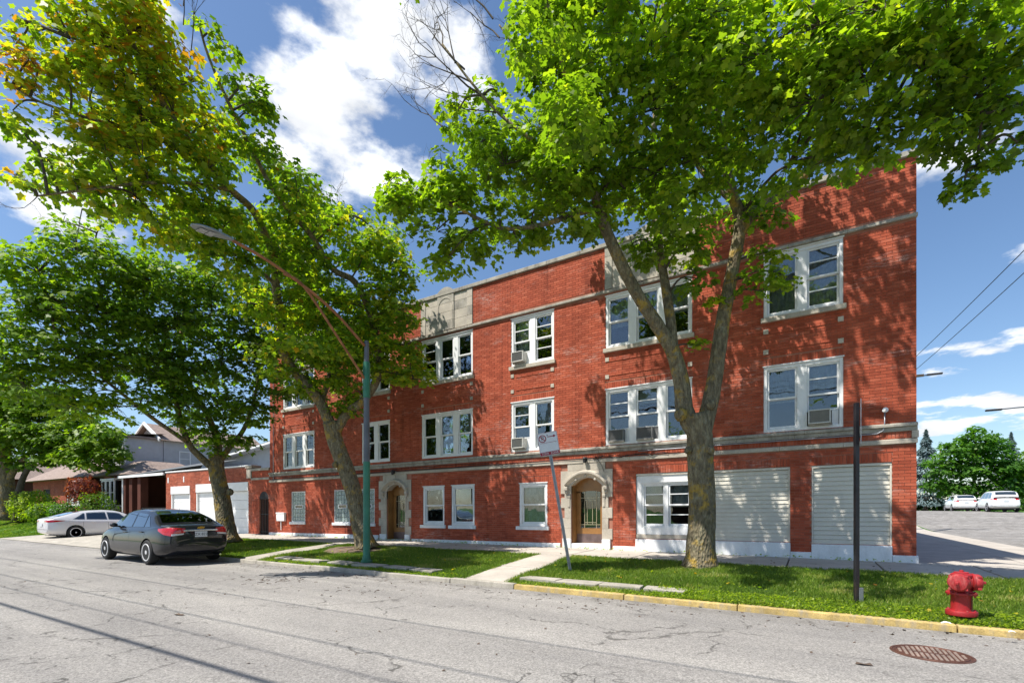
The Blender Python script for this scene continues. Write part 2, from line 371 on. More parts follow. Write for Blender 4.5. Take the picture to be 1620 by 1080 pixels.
def turf(name, a, b_, c_):
    m, nt, b, N, L = nodes_of(name); p = pos(nt)
    n = noise(nt, p, 1.4, 5); f = noise(nt, p, 45, 3)
    c = ramp(nt, n, [(.3, a), (.55, b_), (.75, c_)]); c = mixc(nt, 1, c, ramp(nt, f, [(.3, (.6, .6, .6)), (.7, (1.3, 1.3, 1.3))]), 'MULTIPLY')
    L(c, b.inputs['Base Color']); b.inputs['Roughness'].default_value = .9; b.inputs['Specular IOR Level'].default_value = .1; bump(nt, b, f, .8, .03); return m
turfm = turf('turf_soil', (.035, .065, .015), (.05, .09, .02), (.10, .10, .04))
farturf = turf('far_lawn', (.05, .12, .02), (.08, .17, .03), (.11, .19, .05))

def leaf_mat(name, stops, trans=.48, obj=False):
    m, nt, b, N, L = nodes_of(name); out = nt.nodes['Material Output']
    if obj: a = N('ShaderNodeObjectInfo'); fac = a.outputs['Random']
    else: a = N('ShaderNodeAttribute'); a.attribute_name = 'tint'; fac = a.outputs['Fac']
    c = ramp(nt, fac, stops); L(c, b.inputs['Base Color']); b.inputs['Roughness'].default_value = .45; b.inputs['Specular IOR Level'].default_value = .3
    t = N('ShaderNodeBsdfTranslucent'); c2 = mixc(nt, 1, c, (1.9, 2.1, .7), 'MULTIPLY'); L(c2, t.inputs[0])
    mx = N('ShaderNodeMixShader'); mx.inputs[0].default_value = trans; L(b.outputs[0], mx.inputs[1]); L(t.outputs[0], mx.inputs[2]); L(mx.outputs[0], out.inputs[0]); return m
GR = [(0, (.07, .125, .012)), (.45, (.17, .265, .016)), (.8, (.30, .38, .02)), (1, (.42, .46, .03))]
leafG = leaf_mat('maple_leaf', GR); leafGo = leaf_mat('maple_leaf_single', GR, obj=True)
leafY = leaf_mat('turning_maple_leaf', [(0, (.06, .12, .012)), (.3, (.13, .225, .016)), (.6, (.26, .33, .02)), (.85, (.44, .39, .025)), (1, (.42, .17, .02))])
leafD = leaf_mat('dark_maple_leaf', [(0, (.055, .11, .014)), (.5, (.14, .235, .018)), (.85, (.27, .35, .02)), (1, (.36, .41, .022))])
leafF = leaf_mat('far_leaf', [(0, (.03, .08, .015)), (.5, (.07, .17, .02)), (1, (.13, .26, .03))])
leafB = leaf_mat('spruce_needle', [(0, (.05, .09, .09)), (.5, (.1, .15, .16)), (1, (.18, .24, .26))], .1)
leafR = leaf_mat('red_maple_leaf', [(0, (.10, .015, .015)), (.6, (.22, .05, .035)), (1, (.3, .12, .05))])
blade = leaf_mat('grass_blade', [(0, (.06, .115, .018)), (.5, (.155, .25, .03)), (.8, (.27, .34, .055)), (1, (.50, .43, .20))], .35)
def bark():
    m, nt, b, N, L = nodes_of('maple_bark'); p = pos(nt)
    s = scaled(nt, p, (1, 1, .4)); n = noise(nt, s, 14, 6, .7); v = N('ShaderNodeTexVoronoi'); v.inputs['Scale'].default_value = 26; L(s, v.inputs['Vector'])
    c = ramp(nt, n, [(.3, (.075, .06, .04)), (.5, (.18, .15, .095)), (.7, (.32, .28, .18))])
    l = noise(nt, p, 3.2, 7, .7); c = mixc(nt, mathn(nt, 'MULTIPLY', ramp(nt, l, [(.52, (0, 0, 0)), (.62, (1, 1, 1))]), .75), c, (.42, .27, .04))
    l2 = noise(nt, p, 5, 7, .7); c = mixc(nt, mathn(nt, 'MULTIPLY', ramp(nt, l2, [(.58, (0, 0, 0)), (.7, (1, 1, 1))]), .5), c, (.30, .31, .24))
    L(c, b.inputs['Base Color']); b.inputs['Roughness'].default_value = .92; b.inputs['Specular IOR Level'].default_value = .2
    h = mathn(nt, 'ADD', n, mathn(nt, 'MULTIPLY', v.outputs['Distance'], 1.2)); bump(nt, b, h, .9, .035); return m
barkm = bark(); barkd = pm('dark_branch_bark', (.075, .06, .045), .9, .3, 8, .25, bmp=.5, bscale=30)
# ------------------------------------------------------------------ ground, road, pavement
ROAD = -.35
def terr(x, y):
    """height of the open ground: flat on the block, rising along the cross street and in the bungalow yards"""
    x = np.asarray(x, float); y = np.asarray(y, float)
    z = -.06*np.ones_like(x)
    z = z+1.02*ss(36, 58, y)*ss(-2, 3, x)
    z = z+.62*ss(-34.6, -36.5, x)*ss(8.6, 12.2, y)-.22*ss(12, 8, y)
    return z
def sheet(name, xs, ys, zf, mat, par=None):
    X, Y = np.meshgrid(xs, ys, indexing='ij'); Z = zf(X, Y); nx, ny = X.shape
    v = np.stack([X, Y, Z], -1).reshape(-1, 3)
    m = MB(); m.v = v.tolist(); m.f = [(i*ny+j, (i+1)*ny+j, (i+1)*ny+j+1, i*ny+j+1) for i in range(nx-1) for j in range(ny-1)]
    m.m = [0]*len(m.f); return m.build(name, mat, par, smooth=True)
KY = 7.78        # street face of the kerb
CX = 6.2         # face of the cross street kerb
def base_z(x, y):
    z = terr(x, y)-.10
    z = np.where(y < 8, -.47, z)
    z = np.where((x > CX-.1) & (y >= 8), z-.36, z)
    return z
xs = np.concatenate([[-1500, -700, -300, -150], np.arange(-90, 60, 1.5), [80, 150, 300, 700, 1500]])
ys = np.concatenate([[-1200, -500, -200, -80, -40, -20, 0, 7.9, 8.1], np.arange(9, 110, 1.5), [130, 180, 300, 700, 1500]])
struct(sheet('ground', xs, ys, base_z, farturf))
# the street
rx = np.concatenate([np.arange(-110, 60, 1.)]); ry = np.concatenate([np.arange(-9, KY, .5), [KY]])
def roadz(x, y): return ROAD+.05*np.cos((y+.6)/8.4*math.pi/2)*(np.abs(y) < 9)-.05*0
struct(sheet('road', rx, ry, lambda x, y: ROAD+.045*(1-((y+.6)/8.4)**2), asph))
# the cross street
def crossz(x, y): return ROAD+.003+1.3*ss(36, 58, y)+.05*(1-((x-11)/5)**2)*ss(8, 14, y)
struct(sheet('cross_street', np.arange(CX, 14.9, .95), np.concatenate([np.arange(KY, 110, 1.5), [140, 200, 400]]), crossz, asph))
struct(sheet('far_pavement', np.array([-200, -50, 0, 60]), np.array([-13, -9.0]), lambda x, y: x*0-.25, concrete))
# kerb: single stones, yellow near the hydrant
kerb = bpy.data.objects.new('kerb', None); COL.objects.link(kerb); kerb['kind'] = 'structure'
def stone_box(x0, x1, y0, y1, z0, z1, mat, name, par, tilt=0, bev=.012):
    m = MB(); dz = tilt*(x1-x0)
    m.v = [(x0, y0, z0), (x1, y0, z0), (x1, y1, z0), (x0, y1, z0), (x0, y0+.02, z1), (x1, y0+.02, z1+dz), (x1, y1, z1+dz), (x0, y1, z1)]
    m.f = [(0, 3, 2, 1), (4, 5, 6, 7), (0, 1, 5, 4), (1, 2, 6, 5), (2, 3, 7, 6), (3, 0, 4, 7)]; m.m = [0]*6
    return m.build(name, mat, par, bevel=bev)
x = -12.9; i = 0
brk = [-22.3, -20.2, -18.2, -16.0, -14.4, -12.9, -10.6, -8.3, -6.2, -4.7, -2.6, -.9, 1.52, 3.6]
for a, b_ in zip(brk[:-1], brk[1:]):
    if b_ <= -12.85 and a < -18: zt = -.27
    else: zt = -.262
    o = stone_box(a+.006, b_-.006, KY+random.uniform(-.008, .008), KY+.17, -.5, zt+random.uniform(-.008, .008), yellowp if a > -4.8 else concold, 'kerb_stone', kerb)
for k in range(14):
    a = -36-k*3.4; stone_box(a-3.39, a, KY, KY+.17, -.5, -.25, concold, 'kerb_stone', kerb)
for k in range(5):   # corner arc
    a0, a1 = math.pi/2*k/5, math.pi/2*(k+1)/5; c = Vector((3.6, 10.4, 0)); m = MB(); vs = []
    for zz in (-.5, -.262):
        for a_ in (a0+.004, a1-.004):
            for rr in (2.62, 2.45): vs.append((c.x+rr*math.sin(a_), c.y-rr*math.cos(a_), zz))
    m.add(vs, [(0, 1, 3, 2), (4, 6, 7, 5), (0, 2, 6, 4), (1, 5, 7, 3), (0, 4, 5, 1), (2, 3, 7, 6)]); m.build('kerb_stone', yellowp, kerb, bevel=.012)
for k in range(30):
    y0 = 10.4+k*3.; z0, z1 = [-.22+1.3*float(ss(36, 58, yy)) for yy in (y0, y0+3)]
    m = MB(); m.add([(CX-.15, y0+.01, -.6), (CX+.02, y0+.01, -.6), (CX+.02, y0+2.99, -.6), (CX-.15, y0+2.99, -.6), (CX-.15, y0+.01, z0), (CX, y0+.01, z0), (CX, y0+2.99, z1), (CX-.15, y0+2.99, z1)],
        [(0, 3, 2, 1), (4, 5, 6, 7), (0, 1, 5, 4), (1, 2, 6, 5), (2, 3, 7, 6), (3, 0, 4, 7)]); m.build('kerb_stone', yellowp if k < 9 else concold, kerb, bevel=.012)
# pavement slabs
walk = bpy.data.objects.new('pavement', None); COL.objects.link(walk); walk['kind'] = 'structure'
bed = sheet('slab_bed', np.array([-22.6, 6.05]), np.array([11.05, 13.4]), lambda x, y: x*0-.045, soil, walk)
bed2 = sheet('slab_bed', np.array([1.9, 6.05]), np.concatenate([[13.4, 20, 30], np.arange(33, 95, 3.)]), lambda x, y: -.25+1.3*ss(36, 58, y)*.98, soil, walk)
x = 6.0; SW = 11.12
def slab(x0, x1, y0, y1, z, mat=concrete, dz=.0, par=walk, th=.09):
    a = random.uniform(-1, 1)*.006; b = random.uniform(-1, 1)*.006
    m = MB(); m.add([(x0, y0, z-th), (x1, y0, z-th), (x1, y1, z-th), (x0, y1, z-th), (x0, y0, z+a), (x1, y0, z+b), (x1, y1, z-a+dz), (x0, y1, z-b+dz)],
        [(0, 3, 2, 1), (4, 5, 6, 7), (0, 1, 5, 4), (1, 2, 6, 5), (2, 3, 7, 6), (3, 0, 4, 7)]); return m.build('slab', mat, par, bevel=.008)
while x > -22.0:
    slab(x-1.58, x-.012, SW, 13.36, -.012, dz=.012); x -= 1.6
y = 13.38
while y < 90:
    z0, z1 = [-.02+1.28*float(ss(36, 58, q)) for q in (y, y+1.8)]
    for xa, xb in ((2.0, 3.9), (3.92, 6.02)):
        m = MB(); m.add([(xa, y, z0-.2), (xb, y, z0-.2), (xb, y+1.78, z1-.2), (xa, y+1.78, z1-.2), (xa, y, z0), (xb, y, z0-.1*(xb > 5)), (xb, y+1.78, z1-.1*(xb > 5)), (xa, y+1.78, z1)],
            [(0, 3, 2, 1), (4, 5, 6, 7), (0, 1, 5, 4), (1, 2, 6, 5), (2, 3, 7, 6), (3, 0, 4, 7)]); m.build('slab', concrete, walk)
    y += 1.8
# parkway: turf between kerb and pavement
def parkz(x, y): return np.interp(y, [KY+.15, 9.2, 11.1], [-.275, -.15, -.03])+.012*np.sin(x*1.7)*np.sin(y*2.3)
PATHS = [(-5.95, -4.95), (-13.9, -13.05)]
segs = [(-22.6, -13.9), (-13.05, -5.95), (-4.95, 5.9)]
park = bpy.data.objects.new('parkway_turf', None); COL.objects.link(park); park['kind'] = 'structure'
for a, b_ in segs: sheet('turf', np.arange(a, b_+.01, (b_-a)/30), np.linspace(KY+.15, 11.13, 14), parkz, turfm, park)
for (a, b_), mt in zip(PATHS, (concrete, concold)):
    ysl = [KY+.18, 9.3, SW-.01]
    for y0, y1 in zip(ysl[:-1], ysl[1:]):
        z0, z1 = float(parkz(0, y0)), float(parkz(0, y1)); m = MB()
        m.add([(a, y0, z0-.1), (b_, y0, z0-.1), (b_, y1-.02, z1-.1), (a, y1-.02, z1-.1), (a, y0, z0+.02), (b_, y0, z0+.02), (b_, y1-.02, z1+.012), (a, y1-.02, z1+.012)],
              [(0, 3, 2, 1), (4, 5, 6, 7), (0, 1, 5, 4), (1, 2, 6, 5), (2, 3, 7, 6), (3, 0, 4, 7)]); m.build('slab', mt, walk, bevel=.01)
# broken carriage walk strip behind the kerb
for a, b_ in ((-12.6, -11.9), (-11.8, -10.7), (-10.4, -9.6), (-9.5, -8.6), (-8.45, -7.7), (-7.6, -6.9), (-4.75, -4.0), (-3.97, -3.2), (-3.17, -2.45), (-2.4, -1.75)):
    z0 = -.19; m = MB(); j = lambda: random.uniform(-.03, .03)
    v = [(a+j(), 8.12+j(), z0-.08), (b_+j(), 8.12+j(), z0-.08), (b_+j(), 8.5+j(), z0-.08), (a+j(), 8.5+j(), z0-.08)]; m.add(v+[(p[0], p[1], z0+random.uniform(-.004, .018)) for p in v],
        [(0, 3, 2, 1), (4, 5, 6, 7), (0, 1, 5, 4), (1, 2, 6, 5), (2, 3, 7, 6), (3, 0, 4, 7)]); m.build('slab', concold, walk, bevel=.012)
# garage apron
struct(sheet('driveway', np.linspace(-35.5, -22.62, 14), np.linspace(KY-.02, 13.3, 6), lambda x, y: np.interp(y, [KY, 8.3, 13.3], [-.335, -.30, -.02+0*y.flat[0]]), concold))
# ------------------------------------------------------------------ the apartment building
YW = 13.27; SL = .008; XC = 1.93; XL = -20.89
def bxf(v):
    v = v.copy(); v[:, 2] -= SL*(XC-v[:, 0]); return v
def bz(x, z): return z-SL*(XC-x)
apt = thing('apartment_building', 'long three storey red brick apartment building with white windows and two arched stone entrances', 'building', (XC, YW, 0))
TOP = 8.60
# openings in the face: x0, x1, z0, z1
WIN = []     # (x0, x1, z0, z1, n sashes, style list, storey)
def W_(x0, x1, z0, z1, n, st, sill): WIN.append((x0, x1, z0, z1, n, st, sill))
W_(-.95, .65, 3.00, 4.57, 2, ['d', 'ac4'], 'band'); W_(-.95, .65, 5.75, 7.26, 2, ['d', 'q'], 'sill')
W_(-4.95, -2.60, 3.00, 4.57, 3, ['ac4', 'ac4d', 'd'], 'band'); W_(-4.95, -2.60, 5.73, 7.21, 3, ['d', 'd', 'd'], 'sill')
W_(-8.09, -6.58, 3.02, 4.57, 2, ['ac4', 'd'], 'band'); W_(-8.09, -6.58, 5.71, 7.22, 2, ['ac4', 'd3'], 'sill')
W_(-11.83, -9.59, 3.04, 4.57, 3, ['d', 'd', 'd'], 'band'); W_(-11.83, -9.59, 5.70, 7.20, 3, ['d3', 'd', 'd'], 'sill')
W_(-14.90, -13.40, 3.06, 4.58, 2, ['d', 'd'], 'band'); W_(-14.90, -13.40, 5.70, 7.20, 2, ['d', 'd'], 'sill')
W_(-19.92, -17.78, 3.08, 4.58, 3, ['d', 'd', 'd'], 'band'); W_(-19.92, -17.78, 5.70, 7.20, 3, ['d', 'd', 'd'], 'sill')
W_(-7.79, -6.81, .69, 2.01, 1, ['d'], 'whitesill'); W_(-11.77, -10.80, .70, 2.04, 1, ['d'], 'whitesill'); W_(-10.49, -9.52, .69, 2.04, 1, ['d'], 'whitesill')
GB = [(-19.32, -18.38, .77, 2.07), (-16.52, -15.58, .75, 2.06), (-15.12, -14.20, .73, 2.05)]
DOORS = [(-13.55, -12.62, .14, 2.17), (-6.01, -5.05, .20, 2.12)]
OP = [(-4.08, -.39, .38, 2.15), (.04, 1.52, .36, 2.15)]
HOLES = [w[:4] for w in WIN]+GB+[(d[0]+.0, d[1]-.0, -.5, d[3]) for d in DOORS]+OP
STONEP = [(-4.97, -2.52, 7.40, 8.60), (-11.85, -9.59, 7.40, 8.60), (-19.95, -17.7, 7.40, 8.60)]
DST = [(-13.95, -12.32, .0, 2.62), (-6.34, -4.74, .0, 2.60)]
def fill_face(holes, x0, x1, z0, z1, y, mat, name, parent, xf, thick=0):
    """a wall plane with the openings really cut out of it"""
    X = sorted(set([x0, x1]+[min(max(h[i], x0), x1) for h in holes for i in (0, 1)])); Z = sorted(set([z0, z1]+[min(max(h[i], z0), z1) for h in holes for i in (2, 3)]))
    m = MB(xf)
    for a, b_ in zip(X[:-1], X[1:]):
        for c, d in zip(Z[:-1], Z[1:]):
            mx, mz = (a+b_)/2, (c+d)/2
            if any(h[0] < mx < h[1] and h[2] < mz < h[3] for h in holes): continue
            m.quad((a, y, c), (b_, y, c), (b_, y, d), (a, y, d))
    for h in holes:     # reveals
        a, b_, c, d = h; e = y+.30
        m.quad((a, y, c), (a, y, d), (a, e, d), (a, e, c)); m.quad((b_, y, d), (b_, y, c), (b_, e, c), (b_, e, d))
        m.quad((a, y, d), (b_, y, d), (b_, e, d), (a, e, d)); m.quad((a, y, c), (a, e, c), (b_, e, c), (b_, y, c))
    return m, m.build(name, mat, parent)
mm, wall = fill_face(HOLES, XL, XC, -.5, TOP, YW+.010, mortar, 'wall', apt, bxf)
m = MB(bxf)     # the other walls and the roof
m.quad((XC, YW+.01, -.5), (XC, 34, -.5), (XC, 34, TOP), (XC, YW+.01, TOP)); m.quad((XL, YW+.01, TOP), (XL, 34, TOP), (XL, 34, -.5), (XL, YW+.01, -.5))
m.quad((XL, 34, -.5), (XL, 34, TOP), (XC, 34, TOP), (XC, 34, -.5)); m.quad((XL, YW+.25, 8.2), (XC-.2, YW+.25, 8.2), (XC-.2, 34, 8.2), (XL, 34, 8.2))
m.quad((XL, YW+.25, 8.2), (XL, YW+.25, TOP), (XC, YW+.25, TOP), (XC, YW+.25, 8.2)); m.build('rear_wall', pm('common_brick', (.3, .1, .07), .9, .2, 5, .1), apt)
# bricks
CH = .0677; BL = .203
BANDS = [(2.53, 2.98), (7.26, 7.40)]
SOLD = [(-4.08, -.39, 2.16, 2.36), (.04, 1.52, 2.16, 2.36), (-.95, .65, 4.575, 4.775), (-4.95, -2.60, 4.575, 4.775), (-8.09, -6.58, 4.575, 4.775), (-11.83, -9.59, 4.575, 4.775), (-14.9, -13.4, 4.585, 4.785), (-19.92, -17.78, 4.585, 4.785),
        (-7.85, -6.75, 2.02, 2.22), (-11.83, -10.74, 2.05, 2.25), (-10.55, -9.46, 2.05, 2.25)]
PANEL = [(-4.9, -2.65, 4.93, 5.42), (-.9, .6, 4.93, 5.42), (-8.04, -6.63, 4.93, 5.42), (-11.78, -9.64, 4.93, 5.42), (-14.85, -13.45, 4.93, 5.42), (-19.87, -17.83, 4.93, 5.42)]
PLZ = .16
def plz(x): return .40 if -4.08 < x < 1.52 and not (-.39 < x < .04) else .17
block = HOLES+STONEP+DST+[(XL, XC, *b_) for b_ in BANDS]+SOLD
bricks = []     # x0, x1, z0, z1, vertical?
def cut(x0, x1, z0, z1, blk):
    iv = [(x0, x1)]
    for h in blk:
        if h[3] <= z0+.012 or h[2] >= z1-.012: continue
        out = []
        for a, b_ in iv:
            if h[1] <= a or h[0] >= b_: out.append((a, b_)); continue
            if h[0] > a: out.append((a, h[0]))
            if h[1] < b_: out.append((h[1], b_))
        iv = out
    return [(a, b_) for a, b_ in iv if b_-a > .035]
row = 0; z = .005
while z < TOP-.03:
    x = XC-(BL/2 if row % 2 else 0)
    blk = [h for h in block if h[3] > z and h[2] < z+CH]
    if row % 2: bricks += [(a, b_, z, z+CH-.009) for a, b_ in cut(XC-BL/2+.009, XC, z, z+CH-.009, blk)]
    while x > XL:
        for a, b_ in cut(max(XL, x-BL+.009), x, z, z+CH-.009, blk): bricks.append((a, b_, z, z+CH-.009))
        x -= BL
    z += CH; row += 1
def sold(a, b_, c, d):
    n = max(1, round((b_-a)/.0677)); w = (b_-a)/n
    for i in range(n):
        for q0, q1 in cut(a+i*w, a+(i+1)*w-.009, c, d-.006, HOLES+DST): bricks.append((q0, q1, c, d-.006))
for s in SOLD: sold(*s)
sold(XL, XC-.08, 2.655, 2.795)
for a, b_, c, d in PANEL: pass
# those that show largest in the photograph become bricks of their own
def score(b_):
    a, b2, c, d = b_; xm = (a+b2)/2; zm = (c+d)/2
    Z = -.5191*xm+.8547*YW; X = .8547*xm+.5191*YW
    v = 806-775*(bz(xm, zm)-1.12)/Z
    hid = (c < plz(xm)-.02) or v < 300 or X/Z*775+810 > 1452
    return (b2-a)*(d-c)/Z**2*(0 if hid else 1)
order = sorted(range(len(bricks)), key=lambda i: -score(bricks[i])); pick = set(order[:296])
bulk = MB(bxf); cache = {}
def pb(i):
    a, b_, c, d = bricks[i]; k = (round(b_-a, 2), round(d-c, 2)); yj = random.uniform(-.0015, .0015)
    # raised frames of the brick panels under the top windows
    for pa, pb_, pc, pd in PANEL:
        if pa < a and b_ < pb_ and pc < c and d < pd and not (pa+.12 < (a+b_)/2 < pb_-.12 and pc+.075 < (c+d)/2 < pd-.075): yj -= .014
    return a, b_, c, d, yj
for i in range(len(bricks)):
    a, b_, c, d, yj = pb(i)
    if i in pick:
        k = (round(b_-a, 3), round(d-c, 3))
        if k not in cache:
            q = MB(); w, h = (b_-a)/2, (d-c)/2; q.box(-w, w, 0, .03, -h, h, back=False)
            me = bpy.data.meshes.new('brick'); me.from_pydata(q.v, [], q.f); me.materials.append(brickO); cache[k] = me
        o = bpy.data.objects.new('brick', cache[k]); COL.objects.link(o); o.parent = apt
        o.location = ((a+b_)/2-XC, yj, bz((a+b_)/2, (c+d)/2))
    else: bulk.box(a, b_, YW+yj, YW+.03, c, d, tint=random.random(), back=False)
bulk.build('brickwork', brickA, apt, kind='stuff')
# thin return of bricks on the corner edge
# stone bands -------------------------------------------------
def course(z0, z1, proj, name, mat, x0=XL-.02, x1=XC+.02, step=1.25, slope=.03):
    x = x1; first = True
    while x > x0+.05:
        w = min(step*random.uniform(.8, 1.2), x-x0); a = x-w
        m = MB(bxf); p = proj+random.uniform(-.003, .003)
        v = [(a+.002, YW-p, z0), (x-.002, YW-p, z0), (x-.002, YW+.05, z0), (a+.002, YW+.05, z0), (a+.002, YW-p, z1-slope), (x-.002, YW-p, z1-slope), (x-.002, YW+.02, z1), (a+.002, YW+.02, z1)]
        m.add(v, [(0, 3, 2, 1), (4, 5, 6, 7), (0, 1, 5, 4), (1, 2, 6, 5), (2, 3, 7, 6), (3, 0, 4, 7)]); m.build(name, mat, apt, bevel=.006); x = a
course(2.895, 2.985, .075, 'ledge_stone', stoned); course(2.80, 2.893, .03, 'ledge_stone', stoned, slope=0)
course(2.535, 2.645, .045, 'string_course_stone', stone, slope=.02)
course(7.30, 7.39, .06, 'ledge_stone', stoned, slope=.02); 
m = MB(bxf); m.box(XC-.08, XC+.035, YW-.04, YW+.05, 2.648, 2.797); m.build('corner_stone', stone, apt, bevel=.006)
# coping
x = XC+.06
while x > XL-.05:
    a = max(XL-.06, x-1.1); m = MB(bxf); m.box(a+.004, x-.004, YW-.06, YW+.30, TOP+.005, TOP+.125+random.uniform(-.004, .004)); m.build('coping_stone', stoned, apt, bevel=.012); x = a
# parapet stone panels of squared blocks
for k, (a, b_, c, d) in enumerate(STONEP):
    c += .002; cw = .18
    cols = [a, a+.22, (a+b_)/2-.36, (a+b_)/2+.36, b_-.22, b_]; rows = [c, c+.32, c+.62, c+.92, d+(.0)]
    for i in range(5):
        for j in range(4):
            q = MB(bxf); pr = .03 if i in (0, 4) else (.045 if i == 2 else .012)
            q.box(cols[i]+.003, cols[i+1]-.003, YW-pr, YW+.05, rows[j]+.003, rows[j+1]-.003); q.build('stone_block', stone if (i+j+k) % 3 else stoned, apt, bevel=.004)
    xm = (a+b_)/2; q = MB(bxf)      # raised crest over the middle of the panel
    prof = [(-.34, 0), (-.32, .02), (-.27, .05), (-.2, .10), (-.1, .135), (0, .15), (.1, .135), (.2, .10), (.27, .05), (.32, .02), (.34, 0)]
    f0 = [(xm+px_, YW-.06, TOP+.127+pz) for px_, pz in prof]; f1 = [(p[0], YW+.10, p[2]) for p in f0]; n = len(f0)
    q.add(f0+f1, [tuple(range(n)), tuple(range(2*n-1, n-1, -1))]+[(i, i+n, (i+1) % n+n, (i+1) % n) for i in range(n)]); q.build('parapet_crest', stoned, apt)
    # bead moulding of the arch on the panel
    arc = [(xm-.30, YW-.05, c+.05), (xm-.30, YW-.05, c+.8)]+[(xm+.30*math.cos(t), YW-.05, c+.8+.30*math.sin(t)) for t in np.linspace(math.pi, 0, 9)]+[(xm+.30, YW-.05, c+.05)]
    q = MB(bxf); q.tube(arc, .010, 6); q.build('panel_moulding', stone, apt)
# little stones at the corners of the brick panels
for a, b_, c, d in PANEL:
    for xx in (a, b_):
        for zz in (c, d):
            q = MB(bxf); q.box(xx-.055, xx+.055, YW-.022, YW+.03, zz-.055, zz+.055); q.build('corner_stone', stone, apt, bevel=.004)
# white painted foundation
def plinth(x0, x1, h, pr):
    q = MB(bxf); y = YW-pr; e = .02
    q.add([(x0, y-.03, -.5), (x1, y-.03, -.5), (x1, YW+.05, -.5), (x0, YW+.05, -.5), (x0, y, h-e), (x1, y, h-e), (x1, YW+.05, h), (x0, YW+.05, h)],
          [(0, 3, 2, 1), (4, 5, 6, 7), (0, 1, 5, 4), (1, 2, 6, 5), (2, 3, 7, 6), (3, 0, 4, 7)]); q.build('foundation', whitep, apt, bevel=.008)
plinth(XL, -13.97, .30, .05); plinth(-12.30, -6.36, .20, .05); plinth(-4.72, -4.09, .17, .05)
plinth(-4.085, -.385, .378, .03); plinth(-.384, .036, .17, .045); plinth(.038, 1.522, .358, .03); plinth(1.524, XC+.03, .16, .055)
